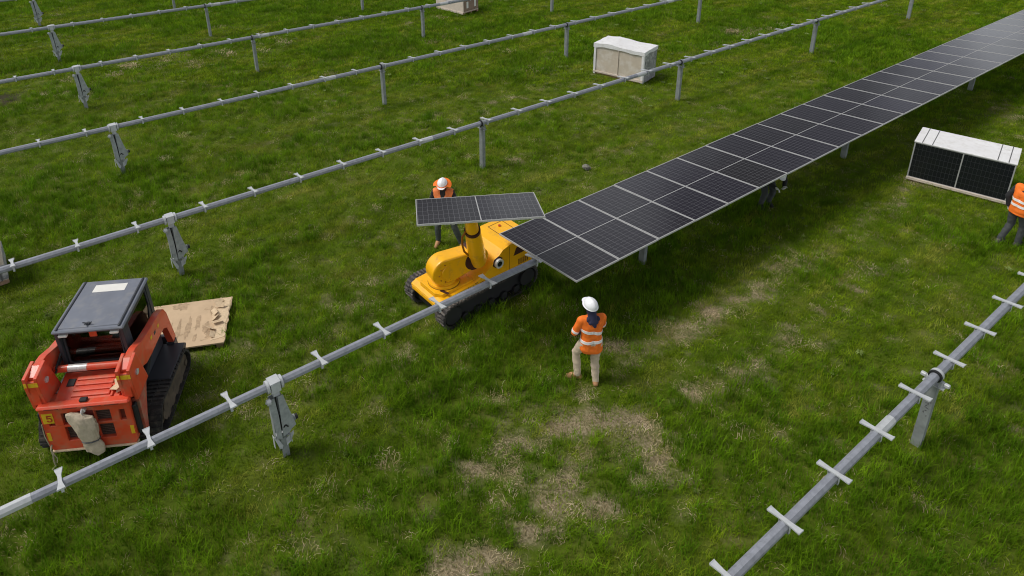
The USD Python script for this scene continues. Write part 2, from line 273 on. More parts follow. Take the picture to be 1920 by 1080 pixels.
# ------------------------------------------------------------------ grass
def leaf_mat(name, ramp, trans=0.35, scale=0.55):
    return usdkit.material(stage, '/World/Looks/' + name, {
        'g': ('geometry', {}), 'i': ('object_info', {}), 'mp': ('mapping', {'scale': (1.9, 0.45, 1.0)}), 'n': ('noise_texture', {'scale': scale, 'detail': 5.0, 'roughness': 0.62}), 'r': ('rgb_ramp', {'ramp': ramp}),
        'n2': ('noise_texture', {'scale': 3.4, 'detail': 3.0, 'roughness': 0.6}), 'r2': ('rgb_ramp', {'ramp': [(0.30, (0.66, 0.68, 0.55)), (0.50, (1.05, 1.05, 0.95)), (0.68, (1.70, 1.60, 1.9))]}), 'mm': ('mix_color', {'blend_type': 'multiply', 'fac': 1.0, 'use_clamp': False}),
        'h': ('map_range', {'from_min': 0.0, 'from_max': 1.0, 'to_min': 0.72, 'to_max': 1.28}), 'c': ('hsv', {'hue': 0.5, 'saturation': 1.0, 'fac': 1.0}),
        'd': ('principled_bsdf', {'roughness': 0.7, 'specular_ior_level': 0.08}), 't': ('translucent_bsdf', {}), 'm': ('mix_closure', {'fac': trans})},
        [('g.position', 'mp.vector'), ('mp.vector', 'n.vector'), ('n.fac', 'r.fac'), ('g.position', 'n2.vector'), ('n2.fac', 'r2.fac'), ('r.color', 'mm.a'), ('r2.color', 'mm.b'), ('mm.result', 'c.color'), ('i.random', 'h.value'), ('h.result', 'c.value'), ('c.color', 'd.base_color'), ('c.color', 't.color'), ('d.BSDF', 'm.closure1'), ('t.BSDF', 'm.closure2')], surface='m.closure')
MT['grass'] = leaf_mat('grass_blades', [(0.32, (0.075, 0.150, 0.003)), (0.45, (0.120, 0.210, 0.004)), (0.55, (0.165, 0.240, 0.008)), (0.67, (0.250, 0.270, 0.040))], scale=1.0)
MT['grass_dark'] = leaf_mat('lush_grass_blades', [(0.35, (0.070, 0.160, 0.004)), (0.65, (0.130, 0.235, 0.006))], scale=1.3)
MT['straw'] = leaf_mat('dry_grass_blades', [(0.3, (0.26, 0.205, 0.11)), (0.5, (0.42, 0.34, 0.21)), (0.7, (0.55, 0.47, 0.32))], 0.2, 3.0)
MT['weed'] = leaf_mat('weed_leaves', [(0.3, (0.10, 0.16, 0.03)), (0.7, (0.20, 0.24, 0.085))], 0.3, 2.0)
def tuft(n, radius, h, w, lean, rng, flat=False):
    V, F = [], []
    for k in range(n):
        a, rr = rng.uniform(0, 2 * np.pi), radius * math.sqrt(rng.uniform())
        b = np.array([rr * math.cos(a), rr * math.sin(a), -0.02]); th = rng.uniform(0, 2 * np.pi)
        d = np.array([math.cos(th), math.sin(th), 0]); s = np.array([-d[1], d[0], 0]); s = s * math.cos(.6) + d * math.sin(rng.uniform(-.6, .6))
        hh = h * rng.uniform(.55, 1.15); ll = hh * lean * rng.uniform(.3, 1.3); ww = w * rng.uniform(.7, 1.3)
        m_ = b + d * ll * .35 + np.array([0, 0, hh * .62]); t_ = b + d * ll + np.array([0, 0, hh * (.55 if flat else .95)])
        o = len(V); V += [b - s * ww * .5, b + s * ww * .5, m_ - s * ww * .45, m_ + s * ww * .45, t_]
        F += [(o, o + 1, o + 3), (o, o + 3, o + 2), (o + 2, o + 3, o + 4)]
    return np.array(V), np.array(F)
def instancer(name, label, category, protos, pts, which, scales, yaws):
    pi = UsdGeom.PointInstancer.Define(stage, '/World/' + name)
    paths = []
    for nm, mesh, m_ in protos:
        g = usdkit.mesh(stage, f'/World/{name}/{nm}', mesh, m_, smooth=False); paths.append(g.GetPath())
    pi.CreatePrototypesRel().SetTargets(paths)
    pi.CreatePositionsAttr(Vt.Vec3fArray.FromNumpy(pts.astype(np.float32))); pi.CreateProtoIndicesAttr(Vt.IntArray.FromNumpy(which.astype(np.int32)))
    pi.CreateScalesAttr(Vt.Vec3fArray.FromNumpy(scales.astype(np.float32)))
    pi.CreateOrientationsAttr(Vt.QuathArray([Gf.Quath(float(math.cos(a / 2)), 0.0, 0.0, float(math.sin(a / 2))) for a in yaws]))
    props(pi.GetPrim(), label, category, kind='stuff')
def visible(x, y, z, margin=0.12):
    q = np.stack([x, y, z], -1) - EYE; d = q @ fw
    px = 960 + PPX + FPX * (q @ RIGHT) / d; py = 540 + PPY - FPX * (q @ UP) / d
    mx, my = 1920 * margin, 1080 * margin
    return (d > 1) & (px > -mx) & (px < 1920 + mx) & (py > -my) & (py < 1080 + my), d
# footprints kept free of tall grass: loader, robot, crates, cardboard
KEEP = []
def keep_out(poly): KEEP.append(Polygon(poly))
def rect(c, ux, L0, L1, W0, W1):
    c, ux = np.array(c), np.array(ux) / np.linalg.norm(ux); uy = np.array([-ux[1], ux[0]])
    return [tuple(c + ux * a + uy * b) for a, b in ((L0, W0), (L1, W0), (L1, W1), (L0, W1))]
HEAD = math.radians(150.0); HF = np.array([math.cos(HEAD), math.sin(HEAD)]); HR = np.array([math.sin(HEAD), -math.cos(HEAD)])
LO = np.array([-1.652, -2.453]) - 0.04 * HR
CARD0 = np.array([-2.98, 0.02]); CU = np.array([-0.905, 0.425]); CU /= np.linalg.norm(CU); CV = np.array([-CU[1], CU[0]])
RB = np.array([-1.50, 4.95])
keep_out(rect(LO, HF, .15, 2.1, -.95, .95)); keep_out(rect(CARD0, CU, -.02, 1.42, 0, 1.7)); keep_out(rect(RB, (0, 1), -1.3, 1.3, -.68, .68))
CR = [('right', (1.772, 17.479), (0.972, 0.235), 2.22, 1.12), ('mid', (-9.786, 17.13), (0.967, 0.256), 2.12, 1.10), ('back', (-21.893, 17.73), (0.987, 0.160), 2.07, 1.10), ('left', (-7.80, -3.22), (-.02, -1.0), 2.2, -1.10)]
for _, b, u_, L_, D_ in CR: keep_out(rect(b, u_, 0, L_, min(0, D_), max(0, D_)))
from shapely import contains_xy, union_all
KEEPU = union_all(KEEP)
def scatter(density, dlo, dhi, jitter_seed):
    rng = np.random.default_rng(jitter_seed)
    st = 1 / math.sqrt(density)
    X, Y = np.meshgrid(np.arange(-46, 13, st), np.arange(-16, 62, st), indexing='ij')
    x = (X + rng.uniform(-.5, .5, X.shape) * st * 1.6).ravel(); y = (Y + rng.uniform(-.5, .5, X.shape) * st * 1.6).ravel()
    ok, d = visible(x, y, ground(x, y)); ok &= (d >= dlo) & (d < dhi)
    x, y = x[ok], y[ok]
    ok = ~contains_xy(KEEPU, x, y)
    return x[ok], y[ok], rng
rp = np.random.default_rng(3)
PROT = [('tuft_low', tuft(46, .17, .10, .008, .7, rp), MT['grass']), ('tuft_mid', tuft(40, .16, .15, .008, .6, rp), MT['grass']), ('tuft_long', tuft(34, .14, .22, .009, .7, rp), MT['grass_dark']),
        ('tuft_dry', tuft(40, .17, .08, .008, 1.4, rp, True), MT['straw']), ('tuft_dry_thin', tuft(14, .15, .12, .007, 1.2, rp, True), MT['straw']),
        ('clump_low', tuft(90, .42, .13, .020, .7, rp), MT['grass']), ('clump_long', tuft(70, .38, .20, .020, .7, rp), MT['grass_dark']), ('clump_dry', tuft(70, .40, .11, .018, 1.3, rp, True), MT['straw'])]
PTS, WH, SC, YW = [], [], [], []
for dens, lo, hi, far, sd in ((46, 0, 19, False, 1), (34, 19, 27, False, 2), (8, 27, 44, True, 3), (5, 44, 75, True, 4)):
    x, y, rng = scatter(dens, lo, hi, sd)
    s, n_, big = field(STRAW, x, y); dd, _, _ = field(DIRT, x, y, 5)
    P3 = np.stack([x, y, 0 * x], -1); lush = meshkit.fbm(P3 * [.42, .17, 1] + 11, 4, 21) + .35 * (meshkit.noise(P3 * 1.3, 8) - .5)
    u = rng.uniform(size=len(x))
    keep = (dd < .35 + .4 * u) & ~((s > .5) & (u < .35))
    if far:
        w = np.where(u < .25 + s * .6, np.where(s > .3, 7, 5), np.where(lush > .52, 6, 5))
        sc = rng.uniform(.75, 1.2, len(x)) * (1.25 if lo > 40 else 1)
    else:
        w = np.where(lush + .3 * (u - .5) > .56, 2, np.where(u < .55, 1, 0))
        w = np.where(u < s * .95, 3, w); w = np.where((s < .1) & (u > .93), 4, w); w = np.where((s > .15) & (w == 2), 0, w)
        sc = rng.uniform(.7, 1.25, len(x))
    hz = np.clip(.8 + .8 * (lush - .4), .7, 1.15)
    z = ground(x, y)
    P3n = np.stack([x, y, 0 * x], -1); z = z + (meshkit.fbm(P3n * 3.1, 4, 0) - .5) * .06 + (meshkit.fbm(P3n * .45, 3, 9) - .5) * .08
    PTS.append(np.stack([x, y, z], -1)[keep]); WH.append(w[keep]); SC.append(np.stack([sc, sc, sc * hz], -1)[keep]); YW.append(rng.uniform(0, 2 * np.pi, len(x))[keep])
instancer('grass', 'short green and straw coloured grass covering the whole field', 'grass', PROT, np.vstack(PTS), np.concatenate(WH), np.vstack(SC), np.concatenate(YW))
# low leafy weeds
def rosette(rng, n=11, r=.13, w=.05):
    V, F = [], []
    for k in range(n):
        th = k / n * 2 * np.pi + rng.uniform(-.3, .3); d = np.array([math.cos(th), math.sin(th), 0]); s = np.array([-d[1], d[0], 0]); rr = r * rng.uniform(.6, 1.2)
        o = len(V); V += [d * .01 + [0, 0, .02], d * rr * .5 + s * w * .5 + [0, 0, .09], d * rr * .5 - s * w * .5 + [0, 0, .09], d * rr + [0, 0, .07]]
        F += [(o, o + 1, o + 2), (o + 2, o + 1, o + 3)]
    return np.array(V), np.array(F)
x, y, rng = scatter(1.6, 0, 60, 31)
u = rng.uniform(size=len(x)); cl = meshkit.fbm(np.stack([x, y, 0 * x], -1) * .35, 3, 77)
k = (u < np.clip((cl - .42) * 2.2, .03, .7)); x, y = x[k], y[k]
sc = rng.uniform(.25, .6, len(x)) * (.5 + .036 * np.hypot(x - EYE[0], y - EYE[1]))
instancer('weeds', 'small pale leafy weeds dotted through the field grass', 'weeds', [('rosette', rosette(rp), MT['weed']), ('rosette_loose', rosette(rp, 16, .17, .035), MT['weed'])],
          np.stack([x, y, ground(x, y) + .03], -1), rng.integers(0, 2, len(x)), np.stack([sc, sc, sc], -1), rng.uniform(0, 6.28, len(x)))

# ------------------------------------------------------------------ tracker rows
H, PITCHY = 1.453, 1.15
def octa(r, y0, y1, zf):
    t = (np.arange(8) + .5) / 8 * 2 * np.pi
    V = np.vstack([np.stack([r * np.cos(t), np.full(8, yy), r * np.sin(t) + zf(yy)], 1) for yy in (y0, y1)]); F = []
    for i in range(8):
        j = (i + 1) % 8; F += [(i, 8 + i, 8 + j), (i, 8 + j, j)]
    for i in range(1, 7): F += [(0, i, i + 1), (8, 8 + i + 1, 8 + i)]
    return trimesh.Trimesh(V, np.array(F), process=False)
def clamp_mesh(straight=False):
    w1, w0, L = (.045, .031, .215) if straight else (.052, .024, .23)
    poly = [(-L, -w1), (-L * .35, -w0), (L * .35, -w0), (L, -w1), (L, w1), (L * .35, w0), (-L * .35, w0), (-L, w1)]
    plate = prism(poly, .070, .076, 'z')
    ends = [bx(s * L - .004, s * L + .004, -w1, w1, .060, .082) for s in (-1, 1)]
    rims = [prism([(-L, sy * (w1 - .006)), (-L * .35, sy * (w0 - .004)), (L * .35, sy * (w0 - .004)), (L, sy * (w1 - .006)), (L, sy * w1), (L * .35, sy * w0), (-L * .35, sy * w0), (-L, sy * w1)],   .054, .069, 'z') for sy in (-1, 1)]
    strap = cat(bx(-.0755, -.0705, -.018, .018, -.071, .0695), bx(.0705, .0755, -.018, .018, -.071, .0695), bx(-.0755, .0755, -.018, .018, -.076, -.0715))
    head_ = cat(plate, *ends, *rims); head_.apply_translation((0, 0, .012)); head_ = at(head_, ry=-(.09 if straight else .17))
    return cat(head_, strap)
CLB, CLS = clamp_mesh(), clamp_mesh(True)
def channel(w, d, t, z0, z1, fx=1):
    """C-section post, open towards +y*fx."""
    return cat(bx(-w / 2, w / 2, -t / 2 - fx * d / 2, t / 2 - fx * d / 2, z0, z1), bx(-w / 2, -w / 2 + t, min(-fx * d / 2 + fx * t / 2, fx * d / 2), max(-fx * d / 2 + fx * t / 2, fx * d / 2), z0, z1), bx(w / 2 - t, w / 2, min(-fx * d / 2 + fx * t / 2, fx * d / 2), max(-fx * d / 2 + fx * t / 2, fx * d / 2), z0, z1))
def ring(r0, r1, y0, y1, z=0, n=20):
    return prism(Point(0, 0).buffer(r1, n).difference(Point(0, 0).buffer(r0, n)), y0, y1, 'y')
def screen_in(x, y, z, margin):
    ok, d = visible(np.array([x]), np.array([y]), np.array([z]), margin); return bool(ok[0])
ROWLAB = {'A': 'bare galvanised tracker row in the right foreground with straight brackets', 'B': 'tracker row carrying the mounted panels and passing beside the yellow robot',
          'C': 'bare galvanised tracker row crossing just in front of the white wrapped crate', 'D': 'bare galvanised tracker row running between the white wrapped crate and the brown carton crate',
          'E': 'bare galvanised tracker row crossing in front of the brown carton crate', 'F': 'bare galvanised tracker row second from the top left corner', 'G': 'bare galvanised tracker row cut by the top left corner'}
POSTS = {'A': [8.40], 'B': [8.70, 17.56, 26.4, 35.2], 'C': [8.66, 17.52, 26.40, 35.2], 'D': [8.74, 17.61, 26.51], 'E': [6.28, 14.22, 22.21], 'F': [6.28, 14.27, 22.2], 'G': [6.28, 14.2]}
YR = {'A': (-4.0, 20.0), 'B': (-5.2, 46.0), 'C': (-7.0, 48.0), 'D': (-9.0, 40.0), 'E': (-11.0, 30.0), 'F': (-12.0, 26.0), 'G': (-13.0, 22.0)}
def zrow(k): 
    return lambda y, k=k: float(ground(ROWX[k], y)) - float(ground(ROWX[k], 0)) + H
for k in 'ABCDEFG':
    x0, zg = ROWX[k], float(ground(ROWX[k], 0)); zf = zrow(k); ya, yb = YR[k]
    row = thing('tracker_row', ROWLAB[k], 'solar tracker', (x0, 0, zg), 0, 'parallel solar tracker rows')
    ys = [ya] + [y for y in (-3.55, 6.72 if k != 'B' else 9.6, 15.4, 24.2, 33.0) if ya < y < yb] + [yb]
    for a, b in zip(ys[:-1], ys[1:]):
        obj('torque_tube', octa(.068, a + .002, b - .002, zf), MT['galv'], row, smooth=False)
    for y in ys[1:-1]:
        obj('splice_sleeve', octa(.073, y - .22, y + .22, zf), MT['galv_light'], row, smooth=False)
    cl = [.80 + i * PITCHY for i in range(44)] + [-.69 - i * PITCHY for i in range(12)]
    if k == 'A': cl = [4.224 + i * PITCHY for i in range(-8, 15)]
    if k == 'C': cl = [.763 + i * PITCHY for i in range(44)] + [-.69 - i * PITCHY for i in range(12)]
    for y in sorted(cl):
        if ya < y < yb and screen_in(x0, y, zg + zf(y), .05) and not (k == 'B' and y > 5.5):
            j = random.uniform(-.012, .012)
            obj('clamp_bracket', at(CLS if k == 'A' else CLB, (0, y + j, zf(y)), rz=random.uniform(-.05, .05)), MT['galv_light'], row, smooth=False)
    for i, y in enumerate(POSTS[k]):
        g0 = float(ground(x0, y)) - zg; t = zf(y)
        if not (screen_in(x0, y, zg + g0, .06) or screen_in(x0, y, zg + t, .06)): continue
        p = obj('post', at(channel(.145, .10, .008, g0 - .3, t - .17, 1), (0, y, 0)), MT['galv_post'], row, smooth=False)
        bh = cat(at(ring(.076, .098, -.03, .03), (0, y, t)), bx(-.12, -.066, y - .035, y + .035, t - .17, t - .075), bx(.066, .12, y - .035, y + .035, t - .17, t - .075), bx(-.15, .15, y - .06, y + .06, t - .182, t - .171))
        obj('bearing_housing', bh, MT['galv_post'] if k != 'A' else MT['galv_light'], row, smooth=30)
        obj('bearing_bush', at(ring(.0695, .096, -.018, .018), (0, y - .052, t)), MT['black_metal'], row, smooth=30)
        if k == 'A':
            for s in (-1, 1): obj('bearing_ear', rbox(s * .165 - .04, s * .165 + .04, y - .03, y + .03, t - .13, t - .07, .01), MT['galv_light'], row)
            # hand marked scribble on the web of this post
            rs = np.random.default_rng(4); sc_ = []
            for q in range(9):
                zc = t - .42 - q * .045
                pts = [(rs.uniform(-.045, .045), y - .0552, zc + rs.uniform(-.02, .02)) for _ in range(3)]
                sc_.append(tube(pts, .005, 5))
            obj('marker_scribble', cat(*sc_), MT['ink'], row)
    # drive post at y = 0
    if k != 'A':
        t, g0 = H, 0.0
        obj('drive_post', channel(.16, .11, .009, g0 - .3, .50, -1), MT['galv_post'], row, smooth=False)
        obj('drive_base_bracket', cat(prism([(-.16, .50), (-.12, .50), (-.03, .26), (-.05, .20), (-.09, .22)], .082, .090, 'x'), bx(.02, .082, -.16, -.152, .26, .50), prism([(.03, .22), (.10, .26), (.17, .40), (.17, .46), (.03, .36)], .082, .090, 'x'), bx(.0, .15, .10, .108, .30, .44), bx(-.08, .08, -.10, .12, .40, .41)), MT['galv_light'], row, smooth=False)
        obj('drive_side_plate', cat(prism([(-.165, 1.27), (-.055, 1.27), (-.030, .90), (-.025, .40), (-.105, .45), (-.125, .80)], .091, .099, 'x'), bx(-.02, .090, -.128, -.120, .45, 1.20)), MT['galv_plate'], row, smooth=False)
        obj('drive_side_plate', cat(prism([(.0, 1.27), (.085, 1.27), (.13, 1.02), (.205, .66), (.225, .56), (.145, .52), (.10, .47), (-.005, .44)], .091, .099, 'x'), bx(-.02, .090, .196, .204, .58, .70)), MT['galv_plate'], row, smooth=False)
        obj('drive_web_plate', prism([(-.12, .46), (.14, .50), (.19, .62), (.08, 1.25), (-.12, 1.25)], -.03, -.022, 'x'), MT['galv_post'], row, smooth=False)
        obj('damper_rod', cat(rod((.06, -.02, .66), (.06, -.03, 1.26), .013), rod((.065, .0, .56), (.062, -.012, .86), .022), tube([(.095, .02, .62), (.102, .05, .66), (.102, .09, .60)], .012)), MT['black_metal'], row)
        obj('drive_motor', cat(rod((.0, .17, .62), (.0, .245, .62), .055, n=16), rbox(-.08, .06, .09, .19, .56, .70, .015)), MT['galv_post'], row)
        obj('motor_cap', rod((.0, .246, .62), (.0, .29, .62), .045, n=16), MT['black_metal'], row)
        obj('drive_collar', cat(at(ring(.0695, .105, -.13, -.09), (0, 0, t)), at(ring(.0695, .105, .09, .13), (0, 0, t)), bx(-.095, .095, -.085, .085, t + .079, t + .093), bx(-.100, -.088, -.075, .075, t - .09, t + .078), bx(.088, .100, -.075, .075, t - .09, t + .078), bx(-.06, .06, -.05, .05, t - .20, t - .10)), MT['galv_light'], row, smooth=30)
        obj('collar_pivot', cat(at(ring(.018, .048, -.03, .03), (.10, -.15, t - .20)), rod((.10, -.20, t - .20), (.10, -.10, t - .20), .017)), MT['galv_light'], row)

# ------------------------------------------------------------------ solar panels
PLN, PWD = 2.28, 1.134
def build_panel(t):
    hw, hl, fr, th = PWD / 2, PLN / 2, .016, .034
    o = Polygon([(-hl, -hw), (hl, -hw), (hl, hw), (-hl, hw)]); i = Polygon([(-hl + fr, -hw + fr), (hl - fr, -hw + fr), (hl - fr, hw - fr), (-hl + fr, hw - fr)])
    obj('frame', prism(o.difference(i), -th, 0.0, 'z'), MT['frame'], t, smooth=False)
    for s in (-1, 1):
        a, b = (.012, hl - fr - .001) if s > 0 else (-hl + fr + .001, -.012)
        obj('cell_field', bx(a, b, -hw + fr + .001, hw - fr - .001, -.010, -.004), MT['cells'], t, smooth=False)
    obj('divider', bx(-.0085, .0085, -hw + fr + .001, hw - fr - .001, -.010, -.0035), MT['frame'], t, smooth=False)
    obj('backsheet', bx(-hl + fr + .001, hl - fr - .001, -hw + fr + .001, hw - fr - .001, -.016, -.0105), MT['back'], t, smooth=False)
    obj('junction_box', rbox(-.09, .09, -.05, .05, -.036, -.0165, .006), MT['black_metal'], t)
ORDW = 'first second third fourth fifth sixth seventh eighth ninth tenth eleventh twelfth thirteenth fourteenth fifteenth sixteenth seventeenth eighteenth nineteenth twentieth twenty-first twenty-second twenty-third twenty-fourth twenty-fifth twenty-sixth twenty-seventh twenty-eighth twenty-ninth thirtieth'.split()
TILT = 0.066
def frame_mat(c, xv, nv):
    xv = np.array(xv, float); xv /= np.linalg.norm(xv); nv = np.array(nv, float); nv -= xv * (nv @ xv); nv /= np.linalg.norm(nv); yv = np.cross(nv, xv)
    m = np.eye(4); m[0, :3], m[1, :3], m[2, :3], m[3, :3] = xv, yv, nv, c; return m
panel0 = None
rj = np.random.default_rng(12)
for i in range(30):
    y = 5.402 + (i + .5) * PITCHY
    tl = TILT + rj.normal(0, .0035); sl = ROWS['B'] + rj.normal(0, .002)
    c = (0, y, float(ground(0, y)) + H + .128)
    m = frame_mat(c, (math.cos(tl), 0, math.sin(tl)), (-math.sin(tl), -sl, 1))
    lab = ('first panel of the long mounted row, end panel beside the yellow robot' if i == 0 else f'{ORDW[i]} panel of the long mounted row counted from the robot end')
    if panel0 is None:
        panel0 = thing('solar_panel', lab, 'solar panel', mat4=m, group='panels mounted on the long row'); build_panel(panel0)
    else: copy(panel0, m, lab, 'panels mounted on the long row').SetCustomDataByKey('category', 'solar panel')
held = copy(panel0, frame_mat((-.316, 4.266, 2.898), (.513, .858, -.003), (-.110, .070, .991)), 'solar panel held up level by the yellow robot arm, before the worker in orange hat', 'panel lifted by the robot')
held.SetCustomDataByKey('category', 'solar panel'); held.ClearCustomDataByKey('group')

# ------------------------------------------------------------------ crates
def base_frame(b, u_):
    return math.atan2(u_[1], u_[0])
def make_pallet(t, L, D, s):
    for q in range(5):
        obj('pallet_board', bx(q * (L - .1) / 4, q * (L - .1) / 4 + .1, 0, s * D, .095, .115) if s > 0 else bx(q * (L - .1) / 4, q * (L - .1) / 4 + .1, -D, 0, .095, .115), MT['wood'], t, smooth=False)
    for q in range(3):
        y = s * (.02 + q * (D - .14) / 2)
        obj('pallet_runner', bx(0.0, L, min(y, y + s * .1), max(y, y + s * .1), .0, .094), MT['wood'], t, smooth=False)
def crate(i, label, zoff=0.0):
    _, b, u_, L, D = CR[i]
    rz = base_frame(b, u_); D0 = D; s = 1 if D > 0 else -1
    c = np.array(b) + np.array(u_) / np.linalg.norm(u_) * L / 2
    t = thing('panel_crate', label, 'crate', (b[0], b[1], float(ground(*c)) + zoff), rz)
    return t, L, abs(D), s
# right: opened stack of panels standing on edge, black panel facing the camera
t, L, D, s = crate(0, 'opened stack of panels with white top and black panel face beside the worker')
make_pallet(t, L, D, s)
Hc = 1.20
obj('panel_stack', bx(.03, L - .03, .045, D - .02, .117, Hc - .03), MT['grey_film'], t, smooth=False)
fo = Polygon([(0, .117), (L, .117), (L, Hc - .02), (0, Hc - .02)]); fi = fo.buffer(-.03, join_style=2)
obj('front_panel_frame', prism(fo.difference(fi), 0, .040, 'y'), MT['frame'], t, smooth=False)
for a, b_ in ((.031, L / 2 - .014), (L / 2 + .014, L - .031)):
    nx_ = 12; ny_ = 6
    w_, h_ = (b_ - a) / nx_, (Hc - .02 - .117 - .062) / ny_
    bk = obj('front_cell_field', bx(a, b_, .010, .016, .148, Hc - .051), MT['cell_gap'], t, smooth=False)
    obj('cells', cat(*[bx(a + p * w_ + .002, a + (p + 1) * w_ - .002, .007, .0095, .148 + q * h_ + .003, .148 + (q + 1) * h_ - .003) for p in range(nx_) for q in range(ny_)]), usdkit.material(stage, '/World/Looks/black_cell', {'p': ('principled_bsdf', {'base_color': (0.008, 0.009, 0.012), 'roughness': 0.16})}, [], surface='p.BSDF'), bk, smooth=False)
obj('front_divider', bx(L / 2 - .0135, L / 2 + .0135, .004, .016, .148, Hc - .051), MT['frame'], t, smooth=False)
obj('top_cover', rbox(-.012, L + .012, -.012, D + .012, Hc - .028, Hc + .006, .008), MT['white_wrap'], t)
for x in (.17, .40, L - .40, L - .17):
    obj('strap', cat(bx(x - .010, x + .010, -.016, D + .016, Hc + .007, Hc + .010)), MT['strap'], t, smooth=False)
obj('bottom_batten', bx(-.01, L + .01, -.045, -.002, .070, .135), MT['carton_pale'], t, smooth=False)
# middle: shrink wrapped crate
t, L, D, s = crate(1, 'white wrapped crate with beige side standing behind the bare tracker row')
make_pallet(t, L, D, s)
Hc = 1.30
def rumple(m, amp, sc, seed, axis_=None):
    m = m.copy()
    for _ in range(3): m = m.subdivide()
    m.merge_vertices(); n = m.vertex_normals; v = m.vertices + n * ((meshkit.fbm(m.vertices * sc, 4, seed) - .5) * 2 * amp)[:, None]; m.vertices = v; return m
obj('carton_body', rumple(bx(.02, L - .02, .02, D - .02, .117, Hc - .06), .012, 3.0, 3), MT['board'], t, smooth=40)
top = bx(-.02, L + .02, -.02, D + .02, Hc - .10, Hc)
for _ in range(4): top = top.subdivide()
top.merge_vertices(); v = top.vertices; hi_ = v[:, 2] > Hc - .05
v[hi_, 2] += .055 * np.exp(-((v[hi_, 0] - .62) / .42) ** 2) - .02 + (meshkit.fbm(v[hi_] * 4, 3, 5) - .5) * .05; v[~hi_, 2] -= meshkit.fbm(v[~hi_] * 2.4, 3, 6) * .12; top.vertices = v
obj('top_cover', top, MT['white_wrap'], t, smooth=40)
for (x, y) in ((0, 0), (L - .09, 0)): obj('corner_board', cat(bx(x, x + .09, -.014, -.002, .03, Hc - .09)), MT['white_wrap'], t, smooth=False)
obj('end_film', rumple(bx(L - .012, L + .012, .03, D - .03, .03, Hc - .10), .016, 3.4, 8), MT['grey_film'], t, smooth=40)
obj('corner_board', bx(L - .004, L + .016, -.006, .05, .02, Hc - .09), MT['white_wrap'], t, smooth=False)
obj('front_seam', bx(L * .49, L * .50, -.008, .012, .13, Hc - .12), MT['carton_pale'], t, smooth=False)
obj('bottom_batten', bx(0, L * .52, -.03, .004, .10, .16), MT['carton_pale'], t, smooth=False); obj('bottom_batten', bx(L * .56, L, -.03, .004, .06, .16), MT['carton_pale'], t, smooth=False)
# back: carton crate cut by the top of the picture
t, L, D, s = crate(2, 'pale carton crate with brown end face behind tracker row at the top edge')
make_pallet(t, L, D, s)
obj('carton_body', rumple(bx(.0, L - .02, .0, D, .117, 1.25), .006, 3, 4), MT['carton_pale'], t, smooth=40)
obj('end_face', bx(L - .018, L, .03, D - .02, .17, 1.20), MT['brown_carton'], t, smooth=False)
for y in (.22, .78): obj('end_label', bx(L + .001, L + .004, y, y + .13, .32, .66), MT['sticker_white'], t, smooth=False)
obj('bottom_batten', bx(-.01, L * .98, -.03, -.004, .04, .14), MT['carton_pale'], t, smooth=False)
# left: crate cut by the left edge
t, L, D, s = crate(3, 'grey and beige wrapped crate cut by the left picture edge')
make_pallet(t, L, D, s)
sg = 1 if s > 0 else -1
y0, y1 = (0, D) if s > 0 else (-D, 0)
obj('carton_body', rumple(bx(.0, L, y0, y1, .117, 1.12), .008, 3, 14), MT['carton_pale'], t, smooth=40)
obj('film_band', rumple(bx(-.012, L + .012, y0 - .012, y1 + .012, .14, .50), .006, 4, 15), MT['grey_film'], t, smooth=40)
obj('strap', bx(.10, .13, y0 - .026, y1 + .026, .119, 1.14), MT['strap'], t, smooth=False)

# ------------------------------------------------------------------ cardboard on a pallet
rz = math.atan2(CU[1], CU[0])
t = thing('cardboard_pallet', 'torn stained brown cardboard sheet on a low pallet beside the orange loader', 'cardboard', (CARD0[0], CARD0[1], float(ground(-4.1, .2)) - .01), rz)
CL, CW = 1.42, 1.66
for q in range(3): obj('pallet_runner', bx(.03, CL - .03, .05 + q * .72, .17 + q * .72, .0, .10), MT['wood'], t, smooth=False)
for q in range(6): obj('pallet_board', bx(.02 + q * .25, .14 + q * .25, .03, CW - .03, .101, .12), MT['wood'], t, smooth=False)
rs = np.random.default_rng(15)
def torn(p0, p1, n, amp):
    p0, p1 = np.array(p0), np.array(p1); k = np.linspace(0, 1, n)[1:-1]
    d = (p1 - p0) / np.linalg.norm(p1 - p0); nn = np.array([-d[1], d[0]])
    return [tuple(p0 + (p1 - p0) * q + nn * rs.normal(0, amp)) for q in k]
# the sheet: x runs away from the loader, y to the photo's left; torn on the right hand (low y) side
sheet = [(0, .02)] + torn((0, .02), (CL, .0), 16, .012) + [(CL, 0), (CL, CW)] + torn((CL, CW), (0, CW), 6, .004) + [(0, CW)]
top = prism(sheet, .122, .150, 'z')
obj('cardboard_sheet', top, MT['cardboard'], t, smooth=False)
patch = [(.10, .28)] + torn((.10, .28), (.75, .33), 7, .03) + [(.75, .33)] + torn((.75, .33), (1.38, .20), 9, .04) + [(1.38, .20), (1.40, .03)] + torn((1.40, .03), (.16, .03), 18, .012) + [(.16, .03)]
obj('torn_flap', prism(Polygon(patch).buffer(0), .151, .157, 'z'), MT['cardboard_inner'], t, smooth=False)
for (x, y, a, b_, s_) in ((.52, .42, .16, .06, 2), (.35, .33, .10, .09, 3), (1.05, .36, .13, .05, 4), (.75, .60, .22, .045, 5), (.55, .78, .30, .04, 6), (.55, .96, .34, .04, 7), (.50, 1.13, .30, .03, 8), (1.30, 1.05, .10, .14, 9), (.25, .60, .12, .03, 10)):
    q = np.random.default_rng(s_); th = np.linspace(0, 2 * np.pi, 22)[:-1]
    rr = 1 + q.normal(0, .22, len(th))
    obj('stain', prism(Polygon(np.stack([x + a * rr * np.cos(th), y + b_ * rr * np.sin(th)], 1)).buffer(.004), .1512, .1535, 'z'), MT['cardboard_stain'], t, smooth=False)
curl = []
